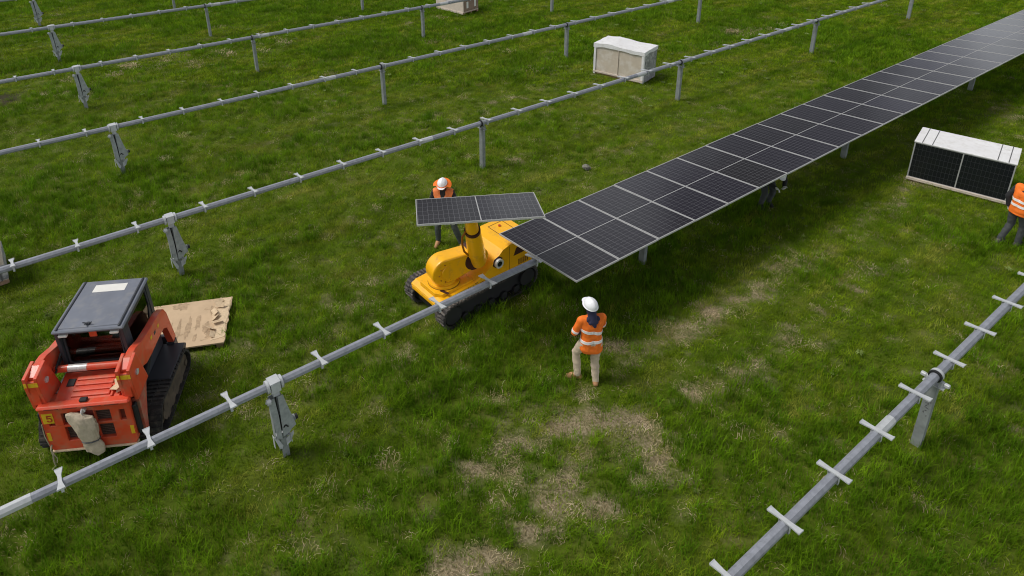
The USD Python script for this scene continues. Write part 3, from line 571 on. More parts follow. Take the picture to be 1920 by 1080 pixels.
for q in range(7):
    x = .25 + q * .17; curl.append(at(bx(-.09, .09, -.05, .05, -.003, .003), (x, .26 + .05 * math.sin(q * 2.1), .185 + .02 * (q % 3)), rz=q * .9, rx=.5 + .2 * (q % 2)))
obj('torn_scrap', cat(*curl), MT['cardboard_inner'], t, smooth=False)

# ------------------------------------------------------------------ compact track loader
gl = float(ground(*LO))
t = thing('track_loader', 'orange compact track loader with grey cab seen from behind', 'loader', (LO[0], LO[1], gl), HEAD)
def outline(circles):
    """Tight loop round circles (x, z, r)."""
    return union_all([Point(x, z).buffer(r, 24) for x, z, r in circles]).convex_hull
for s in (-1, 1):
    y0, y1 = (.60, .98) if s > 0 else (-.98, -.60)
    circ = [(.50, .40, .22), (.40, .24, .20), (1.80, .24, .20), (1.72, .34, .20)]
    o = outline(circ)
    tr = obj('track', prism(o.difference(o.buffer(-.035)), y0, y1, 'y'), MT['rubber'], t, smooth=30)
    L_ = o.exterior.length; lugs = []
    n_ = int(L_ / .095)
    for k in range(n_):
        p = o.exterior.interpolate(k * L_ / n_); q = o.exterior.interpolate(k * L_ / n_ + .01)
        a = math.atan2(q.y - p.y, q.x - p.x)
        for h in (0, 1):
            ya = y0 + (y1 - y0) * (.03 + .5 * h); yb = ya + (y1 - y0) * .44
            lugs.append(at(bx(-.022, .022, ya, yb, -.012, .022), (p.x, 0, p.y), ry=-a))
    obj('tread_lugs', cat(*lugs), MT['rubber'], tr, smooth=False)
    out = y1 - .04 if s > 0 else y0 + .04
    fr_ = prism([(.55, .14), (1.75, .14), (1.85, .24), (1.68, .47), (.62, .52), (.42, .30)], min(out, out - s * .05), max(out, out - s * .05), 'y')
    tf = obj('track_frame', fr_, MT['mud'], t, smooth=False)
    for (x, z, r) in ((.46, .36, .16), (1.78, .25, .15)):
        obj('idler_wheel', cat(rod((x, y0 + .06, z), (x, y1 - .06, z), r, n=20), rod((x, y0 + .02, z), (x, y1 - .02, z), r * .4, n=16)), MT['mud'], tf, smooth=30)
    for q in range(4): obj('roller', rod((.72 + q * .26, y0 + .05, .145), (.72 + q * .26, y1 - .05, .145), .09, n=16), MT['mud'], tf, smooth=30)
    obj('track_guard', prism([(.95, .50), (1.95, .44), (2.02, .50), (1.95, .57), (1.0, .62)], min(s * .55, s * .94), max(s * .55, s * .94), 'y'), MT['cab'], t, smooth=False)
obj('lower_body', rbox(.10, 2.0, -.545, .545, .26, .95, .03), MT['cab'], t)
for s in (-1, 1): # flanks between tower and track
    obj('side_skirt', prism([(.11, .42), (.20, .30), (.28, .62), (.50, 1.09), (.11, 1.09)], min(s * .66, s * .78), max(s * .66, s * .78), 'y'), MT['orange_dusty'], t, smooth=False)
    obj('rear_side_cover', rbox(.0, .10, min(s * .692, s * .75), max(s * .692, s * .75), .45, 1.04, .015), MT['black_metal'], t)
# rear door with grille windows
dz0, dz1, dw = .30, 1.16, .69
door_o = Polygon([(-dw + .05, dz0), (dw - .05, dz0), (dw, dz0 + .08), (dw, dz1), (-dw, dz1), (-dw, dz0 + .08)])
wins = [sbox(.13, .80, .37, 1.04), sbox(.13, .47, .37, .755), sbox(-.37, .80, -.13, 1.04), sbox(-.37, .47, -.13, .755)]
tail = [sbox(.50, .80, .59, 1.02), sbox(-.59, .80, -.50, 1.02)]
dpoly = door_o
for w_ in wins + tail: dpoly = dpoly.difference(w_)
dr = obj('rear_door', prism(affinity.scale(dpoly, -1, 1, origin=(0, 0)), -.03, .05, 'x'), MT['orange'], t, smooth=False)
for w_ in wins:
    a = w_.bounds
    obj('grille_mesh', bx(.030, .040, a[0] + .003, a[2] - .003, a[1] + .003, a[3] - .003), MT['grille'], dr, smooth=False)
    obj('grille_bars', cat(*[bx(.012, .020, a[0] + .004, a[2] - .004, z, z + .008) for z in np.arange(a[1] + .02, a[3], .035)]), MT['grille'], dr, smooth=False)
obj('centre_recess', bx(-.0315, -.0285, -.115, .115, .44, 1.06), MT['red_dark'], dr, smooth=False)
for w_ in tail:
    a = w_.bounds; obj('tail_light', bx(.012, .035, a[0] + .004, a[2] - .004, a[1] + .004, a[3] - .004), MT['red_dark'], dr, smooth=False)
obj('door_lip', rbox(-.075, .09, -.71, .71, 1.14, 1.215, .03), MT['orange'], t)
obj('lip_slots', cat(*[bx(-.0785, -.074, y, y + .22, 1.170, 1.184) for y in (-.55, -.28, .08, .36)]), MT['red_dark'], t, smooth=False)
obj('lower_rim', rbox(-.05, .06, -.665, .665, .255, .298, .012), MT['cardboard_inner'], t)
obj('warning_sticker', bx(-.0335, -.0305, .50, .665, .86, 1.06), MT['sticker_yellow'], dr, smooth=False)
tm = meshkit.text_mesh('5', .125, .003, True); v = tm.vertices; tm.vertices = np.stack([-.0340 - v[:, 2], .620 - v[:, 0], .895 + v[:, 1]], 1)
obj('sticker_number', tm, MT['sticker_red'], dr, smooth=False)
for y in (.615, -.665): obj('reflector', bx(-.0335, -.0305, y, y + .055, .50, .67), MT['sticker_yellow'], dr, smooth=False)
# engine hood, sloping up to the cab
def slope_pt(x): return 1.165 + (x - .08) * .18
hood_poly = [(.085, .96), (.085, 1.165), (.62, slope_pt(.62)), (.62, .96)]
hd = obj('engine_hood', prism(hood_poly, -.50, .50, 'y'), MT['orange'], t, smooth=False)
ribs = []
for q in range(4):
    x = .16 + q * .10; ribs.append(at(rbox(-.035, .035, -.34, .26, -.012, .014, .006), (x + .02, 0, slope_pt(x + .02) + .010), ry=-.178))
for q, r_ in enumerate(ribs): obj('hood_rib', r_, MT['orange'], hd)
obj('hood_edge', at(rbox(-.24, .24, -.40, -.36, -.01, .03, .008), (.34, 0, slope_pt(.34)), ry=-.178), MT['orange'], hd)
obj('exhaust_opening', at(cat(rbox(-.07, .07, -.06, .06, -.004, .012, .006)), (.42, .34, slope_pt(.42) + .004), ry=-.178), MT['black_metal'], hd)
obj('hood_latch', rbox(-.02, .06, -.06, .06, 1.216, 1.262, .012), MT['black_metal'], t)
obj('door_latch', rod((-.08, 0, 1.10), (-.028, 0, 1.10), .035), MT['chrome'], dr)
obj('rear_deck', bx(.0855, .30, -.655, .655, 1.05, 1.135), MT['orange'], t, smooth=False)
# cross tube between the arms with its silver plate
obj('cross_tube', rod((.56, -.62, 1.405), (.56, .62, 1.405), .058, n=20), MT['orange'], t, smooth=30)
obj('tube_label', prism(Point(.56, 1.405).buffer(.0605, 20).difference(Point(.56, 1.405).buffer(.0585, 20)), .10, .40, 'y'), MT['chrome'], t, smooth=30)
# towers and lift arms
for s in (-1, 1):
    ya, yb = (.58, .80) if s > 0 else (-.80, -.58)
    pass
    fork = obj('rear_tower', cat(prism([(.06, 1.10), (.00, 1.56), (.00, 1.74), (.34, 1.80), (.56, 1.10)], ya, ya + .05, 'y'), prism([(.06, 1.10), (.00, 1.56), (.00, 1.74), (.34, 1.80), (.56, 1.10)], yb - .05, yb, 'y'), bx(.02, .06, ya + .051, yb - .051, 1.20, 1.66)), MT['orange'], t, smooth=False)
    obj('yellow_band', bx(-.0045, -.001, ya + .005, ya + .045, 1.58, 1.66), MT['sticker_yellow'], fork, smooth=False)
    obj('yellow_band', bx(-.0045, -.001, yb - .045, yb - .005, 1.58, 1.66), MT['sticker_yellow'], fork, smooth=False)
    obj('yellow_band', bx(.0155, .019, ya + .053, yb - .053, 1.56, 1.64), MT['sticker_yellow'], fork, smooth=False)
    obj('pivot_pin', rod((.22, ya - .02, 1.52), (.22, yb + .02, 1.52), .05, n=16), MT['chrome'], fork)
    arm_poly = [(.08, 1.52), (.08, 1.70), (.26, 1.78), (.50, 1.76), (.80, 1.66), (1.20, 1.59), (1.62, 1.54), (1.82, 1.46), (1.92, 1.30), (2.10, .62), (1.97, .58), (1.80, 1.06), (1.66, 1.16), (1.40, 1.18), (1.00, 1.19), (.74, 1.22), (.50, 1.34)]
    ar = obj('lift_arm', prism(Polygon(arm_poly).buffer(.02).buffer(-.02), ya + .052, yb - .052, 'y'), MT['orange'], t, smooth=25)
    e = .0025
    side = yb - .052 if s > 0 else ya + .052
    for (x, z, w_, h_) in ((1.10, 1.44, .08, .03), (1.28, 1.40, .08, .03), (1.46, 1.39, .07, .03)):
        obj('arm_sticker', at(bx(-w_ / 2, w_ / 2, min(0, s * e), max(0, s * e), -h_, h_), (x, side + s * .0005, z), ry=.10), MT['sticker_yellow'] if x != 1.28 else MT['cab'], ar, smooth=False)
    obj('lift_cylinder', cat(rod((.62, s * .60, .70), (1.05, s * .66, 1.10), .05), rod((1.05, s * .66, 1.10), (1.42, s * .70, 1.38), .03)), MT['black_metal'], t)
    obj('front_link', prism([(1.93, .60), (2.08, .60), (2.12, .30), (2.02, .28)], ya + .04, yb - .04, 'y'), MT['cab'], t, smooth=False)
    obj('arm_hoses', cat(tube([(.50, s * .565, 1.46), (.75, s * .565, 1.56), (1.05, s * .56, 1.48), (1.5, s * .56, 1.30)], .018), tube([(.46, s * .56, 1.42), (.72, s * .56, 1.48), (1.1, s * .56, 1.38)], .016)), MT['black_metal'], t)
obj('front_plate', rbox(2.06, 2.14, -.70, .70, .22, .66, .02), MT['cab'], t)
obj('front_crossbar', rod((1.98, -.58, 1.02), (1.98, .58, 1.02), .05), MT['cab'], t)
# cab: posts, roof, windows
zr, zb = 2.07, 1.30
cw = .53
obj('roof', cat(rbox(.63, 1.95, -.56, .56, zr - .045, zr + .012, .018)), MT['roof'], t)
rf = obj('roof_plate', rbox(.70, 1.90, -.47, .47, zr + .0125, zr + .022, .005), MT['roof'], t)
obj('roof_label', bx(1.60, 1.80, -.27, .27, zr + .0225, zr + .026), MT['sticker_white'], t, smooth=False)
obj('roof_gutter', cat(*[rbox(.66, 1.92, s * .49 - .018, s * .49 + .018, zr + .0125, zr + .034, .006) for s in (-1, 1)]), MT['cab'], t)
bc = obj('beacon', cat(rod((.76, .02, zr + .0225), (.76, .02, zr + .045), .035, n=14), tube([(.76, .02, zr + .04), (.74, -.05, zr + .075)], .010), tube([(.76, .02, zr + .04), (.76, .10, zr + .06)], .010), tube([(.76, .02, zr + .04), (.70, .04, zr + .07)], .010)), MT['cab'], t)
for s in (-1, 1):
    obj('rear_post', prism([(.66, zr - .047), (.76, zr - .047), (.86, 1.28), (.72, 1.28)], min(s * .535, s * .480), max(s * .535, s * .480), 'y'), MT['cab'], t, smooth=False)
    obj('front_post', prism([(1.80, zr - .047), (1.92, zr - .047), (2.00, 1.00), (1.90, 1.00)], min(s * .535, s * .465), max(s * .535, s * .465), 'y'), MT['cab'], t, smooth=False)
    win = Polygon([(.78, zr - .05), (1.86, zr - .05), (1.94, 1.00), (.84, 1.26)]).difference(Polygon([(.90, zr - .14), (1.76, zr - .14), (1.80, 1.62), (1.70, 1.30), (.96, 1.40)]).buffer(-.02).buffer(.02))
    sf = obj('side_frame', prism(win, min(s * .525, s * .495), max(s * .525, s * .495), 'y'), MT['cab'], t, smooth=False)
    obj('side_window', bx(.90, 1.80, min(s * .512, s * .508), max(s * .512, s * .508), 1.30, zr - .13), MT['side_glass'], sf, smooth=False)
    obj('side_mesh', cat(*[bx(x, x + .008, min(s * .500, s * .496), max(s * .500, s * .496), 1.34, zr - .12) for x in np.arange(.94, 1.78, .06)], *[bx(.92, 1.78, min(s * .4955, s * .4915), max(s * .4955, s * .4915), z, z + .008) for z in np.arange(1.40, 1.90, .06)]), MT['black_metal'], sf, smooth=False)
    obj('cab_side_panel', prism([(.70, .96), (1.92, .96), (1.96, 1.02), (.86, 1.28), (.70, 1.28)], min(s * .53, s * .50), max(s * .53, s * .50), 'y'), MT['cab'], t, smooth=False)
rwf = sbox(-.455, 1.28, .455, zr - .048).difference(sbox(-.43, 1.37, .43, zr - .12).buffer(-.05).buffer(.05))
rw = obj('rear_window_frame', at(prism(rwf, .0, .03, 'x'), (.725, 0, 0)), MT['cab'], t, smooth=False)
obj('rear_window', bx(.742, .748, -.445, .445, 1.36, zr - .11), MT['glass'], rw, smooth=False)
for s in (-1, 1): obj('work_light', rbox(.63, .70, s * .40 - .07, s * .40 + .07, zr - .115, zr - .065, .012), MT['sticker_white'], t)
obj('cab_back_panel', bx(.70, .76, -.455, .455, 1.0, 1.279), MT['cab'], t, smooth=False)
obj('cab_floor', bx(.77, 1.95, -.49, .49, .96, 1.0), MT['cab'], t, smooth=False)
st = obj('seat', cat(rbox(1.05, 1.50, -.26, .26, 1.12, 1.26, .05), at(rbox(-.06, .06, -.25, .25, 0, .60, .05), (1.02, 0, 1.24), ry=-.12)), MT['seat'], t)
obj('headrest', rbox(.90, 1.0, -.13, .13, 1.80, 1.96, .04), MT['seat'], st)
obj('safety_bar', tube([(.95, -.40, 1.62), (1.5, -.40, 1.55), (1.5, .40, 1.55), (.95, .40, 1.62)], .022), MT['cab'], t)
obj('cab_litter', cat(rbox(.80, .95, -.34, -.14, 1.44, 1.60, .05), rbox(.80, .93, -.06, .12, 1.44, 1.62, .05), rbox(.79, .96, -.42, .42, 1.36, 1.435, .02)), MT['sticker_white'], t)
obj('red_tag', rbox(.70, .722, -.10, .02, zr - .19, zr - .06, .008), MT['orange'], t)
# cardboard scraps on the hood
obj('hood_scrap', cat(at(bx(-.14, .12, -.10, .10, -.004, .004), (.30, -.49, 1.26), rz=.4, rx=-.3, ry=-.25), at(bx(-.08, .09, -.07, .07, -.004, .004), (.22, -.44, 1.255), rz=1.1, ry=.3)), MT['cardboard_inner'], t, smooth=False)
# beige sack tied to the rear door
c0 = LO + HF * -.10
sk = thing('cloth_sack', 'beige cloth sack tied to the rear grille of the orange loader', 'sack', (c0[0], c0[1], gl), HEAD)
th = np.linspace(0, 2 * np.pi, 29)[:-1]; rings = []
PROF = [(.225, .05, .035, -.08), (.245, .10, .045, -.06), (.32, .145, .065, -.04), (.43, .15, .075, -.02), (.505, .125, .062, -.01), (.53, .12, .056, 0), (.56, .135, .068, 0), (.68, .165, .085, .01), (.82, .18, .09, .02), (.94, .185, .085, .035), (1.03, .19, .06, .05), (1.06, .185, .02, .055)]
for z, a, b_, oy in PROF:
    k_ = 1 + .10 * np.sin(th * 5 + z * 9) * (.5 + .5 * (z > .9)) + .05 * np.sin(th * 9 + z * 23)
    px_ = -.005 + b_ * np.sin(th) * k_; px_ = np.where(px_ > .055, .055, px_)
    rings.append(np.stack([px_, oy + a * np.cos(th) * k_, np.full(len(th), z) + (.05 * np.cos(th) if z > .9 else 0) + .012 * np.sin(th * 3 + z * 40)], 1))
V = np.vstack(rings + [[rings[0].mean(0)], [rings[-1].mean(0)]]); F = []
n_ = len(th)
for i in range(len(rings) - 1):
    for j in range(n_):
        k_ = (j + 1) % n_; F += [(i * n_ + j, i * n_ + k_, (i + 1) * n_ + k_), (i * n_ + j, (i + 1) * n_ + k_, (i + 1) * n_ + j)]
for j in range(n_): F += [((j + 1) % n_, j, len(V) - 2), ((len(rings) - 1) * n_ + j, (len(rings) - 1) * n_ + (j + 1) % n_, len(V) - 1)]
bagm = trimesh.Trimesh(V, np.array(F), process=False); bagm.fix_normals(); bagm = bagm.subdivide().subdivide(); bagm.merge_vertices(); bagm.vertices = bagm.vertices + bagm.vertex_normals * ((meshkit.fbm(bagm.vertices * [9, 9, 5], 4, 9) - .5) * .05)[:, None]
obj('sack_body', bagm, MT['bag'], sk, smooth=60)
obj('tie_cord', tube([(.052, -.135, .52), (-.03, -.125, .525), (-.07, -.05, .53), (-.073, .04, .53), (-.04, .115, .53), (.05, .13, .53)], .011), MT['strap'], sk)
obj('hook', tube([(.0, .01, 1.03), (-.01, .02, 1.10), (.04, .02, 1.13)], .012), MT['chrome'], sk)
# rope hanging from the loader's left rear corner
rp_ = LO + HF * -.06 - HR * .65
ro = thing('tie_rope', 'frayed beige rope hanging from the rear corner of the orange loader', 'rope', (rp_[0], rp_[1], gl), HEAD)
obj('rope_strand', tube([(.03, .0, .42), (-.01, .01, .36), (-.02, -.005, .25), (-.015, .015, .14), (-.03, .0, .03), (-.10, .03, .02)], .014), MT['rope'], ro)
obj('frayed_strand', tube([(-.012, .0, .34), (-.03, -.03, .26), (-.02, -.05, .17), (-.04, -.04, .10)], .008), MT['rope'], ro)
obj('upper_strand', tube([(.02, .03, .42), (.01, .05, .62), (.02, .045, .86)], .008), MT['rope'], ro)

# ------------------------------------------------------------------ yellow installation robot
gr_ = float(ground(*RB))
t = thing('tracked_robot', 'yellow tracked robot with folded arm lifting a solar panel', 'robot', (RB[0], RB[1], gr_), math.radians(2.0))
for s in (-1, 1):
    y_ = None
    x0, x1 = (.40, .70) if s > 0 else (-.70, -.40)
    circ = [(-1.00, .30, .27), (1.00, .30, .27), (-.80, .26, .26), (.85, .26, .26)]
    o = outline(circ)
    tr = obj('track', prism(o.difference(o.buffer(-.04)), x0, x1, 'x'), MT['rubber'], t, smooth=30)
    L_ = o.exterior.length; n_ = int(L_ / .085); lugs = []
    for k in range(n_):
        p = o.exterior.interpolate(k * L_ / n_); q = o.exterior.interpolate(k * L_ / n_ + .01); a = math.atan2(q.y - p.y, q.x - p.x)
        for h in (0, 1):
            xa = x0 + (x1 - x0) * (.02 + .5 * h); xb = xa + (x1 - x0) * .46
            m_ = at(bx(xa, xb, -.020, .020, -.010, .026), rx=a); m_.apply_translation((0, p.x + (.02 if h else 0) * math.cos(a), p.y + (.02 if h else 0) * math.sin(a))); lugs.append(m_)
    obj('tread_lugs', cat(*lugs), MT['rubber_dusty'], tr, smooth=False)
    tf = obj('track_frame', prism([(-.85, .12), (.85, .12), (1.0, .30), (.85, .46), (-.85, .46), (-1.0, .30)], s * .60 if s < 0 else .50, -.50 if s < 0 else .60, 'x'), MT['black_metal'], t, smooth=False)
    for y_ in (-1.0, 1.0): obj('idler_wheel', rod((x0 + .03, y_, .30), (x1 - .03, y_, .30), .20, n=20), MT['black_metal'], tf, smooth=30)
    for q in range(5): obj('roller', rod((x0 + .04, -.7 + q * .35, .13), (x1 - .04, -.7 + q * .35, .13), .085, n=16), MT['black_metal'], tf, smooth=30)
obj('chassis', rbox(-.385, .385, -1.16, 1.2, .18, .455, .03), MT['black_metal'], t)
# yellow body: front deck, plinth, raised rear hull
W0, W1 = -.43, .53
def side_prism(poly, xa, xb, b=.02): return prism(Polygon(poly).buffer(.012).buffer(-.024).buffer(.012), xa, xb, 'x')
bd = obj('body_shell', side_prism([(-1.26, .465), (-1.28, .60), (-1.16, .66), (-.30, .70), (-.06, .80), (.20, .98), (.42, 1.17), (.62, 1.22), (1.28, 1.22), (1.30, .465)], W0, W1), MT['yellow'], t, smooth=20)
obj('side_sill', rbox(W1 + .001, W1 + .022, -1.20, 1.26, .47, .555, .006), MT['yellow'], t)
obj('front_plinth', tri(hull([(x, y, z) for (x, y) in ((-.34, -1.10), (-.20, -1.20), (.30, -1.20), (.44, -1.10), (.44, -.32), (-.34, -.32)) for z in (.64, .735)])), MT['yellow'], t)
obj('front_step', rbox(-.40, .50, -1.285, -1.262, .49, .575, .008), MT['yellow'], t)
obj('deck_slot', cat(at(bx(-.10, .10, -.03, .03, 0, .006), (.40, -1.02, .7355), rz=.3)), MT['dark_slot'], t, smooth=False)
for (y, z, w_, h_) in ((-1.06, .545, .10, .02), (-.80, .60, .055, .035), (-.30, .66, .06, .018)):
    obj('side_slot', bx(W1 + .0005, W1 + .004, y - w_ / 2, y + w_ / 2, z + .02, z + .02 + h_) if z > .57 else bx(W1 + .0225, W1 + .026, y - w_ / 2, y + w_ / 2, .50, .53), MT['dark_slot'], t, smooth=False)
obj('panel_gap', cat(bx(W1 + .0005, W1 + .003, -.52, -.508, .56, .68), bx(W1 + .0005, W1 + .003, .60, .608, .56, 1.18)), MT['dark_slot'], t, smooth=False)
tm = meshkit.text_mesh('LUMI', .085, .002, True); v = tm.vertices; tm.vertices = np.stack([W1 + .0008 + v[:, 2], -.48 + v[:, 0] * 1.25, .570 + v[:, 1]], 1)
obj('side_lettering', tm, MT['yellow_print'], t, smooth=False)
sn = obj('side_sensor', cat(at(ring(.065, .105, -.05, .05), rz=math.pi / 2), rod((-.05, 0, 0), (.01, 0, 0), .066, n=20)), MT['silver'], t)
UsdGeom.Xformable(sn).AddTranslateOp().Set(Gf.Vec3d(W1 + .02, .28, .93))
ln = obj('lens', rod((.011, 0, 0), (.050, 0, 0), .055, n=20), MT['lens'], sn)
obj('sensor_recess', prism(Polygon([(.14, .90), (.18, 1.04), (.30, 1.08), (.40, 1.0), (.36, .86), (.22, .82)]), W1 + .0005, W1 + .008, 'x'), MT['dark_slot'], t, smooth=False)
obj('side_opening', prism(Polygon([(.72, .90), (1.08, .90), (1.10, 1.06), (.80, 1.08)]), W1 + .0005, W1 + .006, 'x'), MT['dark_slot'], t, smooth=False)
obj('roof_hatch', cat(*[bx(x0_, x1_, y0_, y1_, 1.2205, 1.2235) for x0_, x1_, y0_, y1_ in ((-.30, .40, .70, .712), (-.30, .40, 1.10, 1.112), (-.30, -.288, .712, 1.10), (.388, .40, .712, 1.10))]), MT['dark_slot'], t, smooth=False)
obj('warning_decal', cat(at(bx(.196, .199, -.05, .05, -.03, .03), (.13, -.55, 1.13), rz=0)), MT['black_metal'], t, smooth=False)
obj('rear_step', rbox(-.40, .50, 1.302, 1.34, .50, .60, .01), MT['black_metal'], t)
obj('warning_lamp', cat(rod((-.16, .92, 1.222), (-.16, .92, 1.25), .03, n=14)), MT['sticker_red'], t)
for s in (-1, 1): obj('rear_bar', tube([(s * .33, 1.30, .6), (s * .33, 1.36, .6), (s * .33, 1.36, .9)], .02), MT['black_metal'], t)
# arm: turntable, thick lower link lying along the deck, forearm up to the gripper
def capsule_link(a, b_, ra, rb_, th_, e=.04):
    """Rounded plate link from a to b in the plane of the link, th_ thick across."""
    a, b_ = np.array(a, float), np.array(b_, float); d = b_ - a; L_ = np.linalg.norm(d); d /= L_
    side = np.cross(d, [0, 0, 1.0]); side /= np.linalg.norm(side); up_ = np.cross(side, d)
    P = []
    for c_, r_ in ((a, ra), (b_, rb_)):
        for q in np.linspace(0, 2 * np.pi, 29)[:-1]:
            for o_, k_ in ((-th_ / 2, r_ - e), (-th_ / 2 + e * .35, r_ - e * .3), (-th_ / 2 + e, r_), (th_ / 2 - e, r_), (th_ / 2 - e * .35, r_ - e * .3), (th_ / 2, r_ - e)):
                P.append(c_ + side * o_ + k_ * (d * math.cos(q) + up_ * math.sin(q)))
    return tri(hull(P))
obj('turntable', cat(rod((.08, -.80, .736), (.08, -.80, .80), .33, n=32), rod((.08, -.80, .80), (.08, -.80, .86), .27, n=32)), MT['yellow'], t, smooth=30)
obj('turntable_gap', rod((.08, -.80, .7355), (.08, -.80, .745), .336, n=32), MT['dark_slot'], t, smooth=30)
A_, B_ = np.array([.13, -.86, 1.09]), np.array([.26, -.06, 1.17])
lk = obj('lower_arm', capsule_link(A_, B_, .31, .19, .36), MT['yellow'], t, smooth=25)
obj('link_bolts', cat(*[rod(A_ + np.array([.179, .0, 0]) + .21 * np.array([0, math.cos(q), math.sin(q)]), A_ + np.array([.192, 0, 0]) + .21 * np.array([0, math.cos(q), math.sin(q)]), .014, n=8) for q in np.arange(10) * .628]), MT['yellow_print'], lk)
obj('link_cover', rod(A_ + np.array([.17, 0, 0]), A_ + np.array([.196, 0, 0]), .15, .14, n=28), MT['yellow'], lk)
obj('grab_rail', tube([(-.36, .0, .80), (-.36, .0, .98), (-.36, .32, 1.16)], .014), MT['black_metal'], t)
for y in (-.9, -.62, .1, .9): obj('fastener', rod((W1 + .0005, y, .585), (W1 + .009, y, .585), .014, n=8), MT['dark_slot'], t)
obj('hull_vents', cat(*[bx(W1 + .0005, W1 + .004, .86 + q * .06, .89 + q * .06, .62, .76) for q in range(5)]), MT['dark_slot'], t, smooth=False)
obj('arm_print', cat(*[bx(.0, .002, y, y + .20, z, z + .02) for y, z in ((-.42, 1.12), (-.38, 1.05))]), MT['yellow_print'], None or t, smooth=False)
obj('link_band', capsule_link(A_ + (B_ - A_) * .80, A_ + (B_ - A_) * .84, .236, .234, .368, .03), MT['dark_slot'], lk, smooth=25)
E0 = np.array([.36, -.12, 1.10]); W_ = np.array([RB[0] * -1 - .50, 4.13 - RB[1], 2.80 - gr_])
dirv = (W_ - E0) / np.linalg.norm(W_ - E0)
obj('elbow_housing', tri(hull([p + E0 + o for o in (np.zeros(3), dirv * .42) for p in (trimesh.creation.icosphere(2, .185).vertices if o[2] == 0 else trimesh.creation.icosphere(2, .15).vertices)])), MT['yellow'], t, smooth=40)
obj('forearm', cat(rod(E0 + dirv * .30, E0 + dirv * 1.25, .185, .150, n=24), rod(E0 + dirv * 1.251, W_ - dirv * .22, .130, .110, n=24)), MT['yellow'], t, smooth=30)
obj('forearm_ring', rod(E0 + dirv * 1.19, E0 + dirv * 1.27, .160, .160, n=24), MT['dark_slot'], t, smooth=30)
obj('wrist', rod(W_ - dirv * .219, W_, .085, n=20), MT['silver'], t, smooth=30)
sd = np.cross(dirv, fw); sd /= np.linalg.norm(sd)
obj('arm_hose', tube([E0 + dirv * .30 + sd * .17 - fw * .08, E0 + dirv * .50 + sd * .24 - fw * .1, E0 + dirv * .80 + sd * .25 - fw * .1, E0 + dirv * 1.08 + sd * .22 - fw * .08, E0 + dirv * 1.25 + sd * .13 - fw * .05], .022), MT['yellow_print'], t, smooth=40)
pn = np.array([-.110, .070, .991]); px_ = np.array([.513, .858, -.003]); px_ -= pn * (px_ @ pn); px_ /= np.linalg.norm(px_); py_ = np.cross(pn, px_)
PC = np.array([-.316, 4.266, 2.898]) - np.array([RB[0], RB[1], gr_])
R2 = np.eye(4); R2[:3, 0], R2[:3, 1], R2[:3, 2], R2[:3, 3] = px_, py_, pn, PC - pn * .10
gp = cat(bx(-.75, .75, -.03, .03, -.03, .02), *[bx(x - .03, x + .03, -.38, .38, -.03, .02) for x in (-.55, .10, .60)])
gp.apply_transform(R2); obj('gripper_frame', gp, MT['silver'], t, smooth=False)
cups = []
for x in (-.55, .10, .60):
    for y in (-.36, .36): cups.append(rod((x, y, .0205), (x, y, .062), .05, n=14))
cups = [c for c in cups]
for c in cups: c.apply_transform(R2); obj('suction_cup', c, MT['black_metal'], t, smooth=30)
obj('gripper_mount', rod(W_ + dirv * .001, PC - pn * .131 - px_ * .25, .07, n=16), MT['silver'], t, smooth=30)

# ------------------------------------------------------------------ people
def blob(bones, fine=.03, it=6):
    parts = []
    for pa, ra, pb, rb_ in bones:
        pts = np.vstack([np.asarray(pa) + SPH * ra, np.asarray(pb) + SPH * rb_])
        parts.append(hull(pts))
    m = parts[0]
    for p in parts[1:]: m = m + p
    m = m.refine_to_length(fine); q = tri(m); q.merge_vertices()
    trimesh.smoothing.filter_taubin(q, lamb=.5, nu=.53, iterations=it); return q
SPH = trimesh.creation.icosphere(2, 1.0).vertices
def lerp(a, b, k): return np.asarray(a) * (1 - k) + np.asarray(b) * k
def wrinkle(q, amp=.012, sc=11.0, seed=0):
    q.vertices = q.vertices + q.vertex_normals * ((meshkit.fbm(q.vertices * [sc, sc, sc * 1.7], 3, seed) - .5) * 2 * amp)[:, None]; return q
def hand_bones(w, d, side, spread):
    """Palm and five fingers from the wrist w along d; side points to the thumb, spread across the palm."""
    d, side = np.asarray(d, float), np.asarray(side, float); d /= np.linalg.norm(d); side -= d * (side @ d); side /= np.linalg.norm(side); nrm = np.cross(d, side)
    B = [(w, .026, w + d * .045, .024)]
    for k, off in enumerate((.030, .010, -.010, -.028)):
        B.append((w + d * .03 + side * off * .7, .016, w + d * .085 + side * off, .014))
        l = (.072, .082, .076, .058)[k]
        k0 = w + d * .088 + side * off; k1 = k0 + d * l * .5 + nrm * .012; k2 = k1 + d * l * .38 + nrm * .030
        B += [(k0, .0095, k1, .0085), (k1, .0085, k2, .0075)]
    t0 = w + d * .03 + side * .028; t1 = t0 + d * .035 + side * .035; t2 = t1 + d * .035 + side * .010
    B += [(t0, .014, t1, .011), (t1, .011, t2, .009)]
    return B
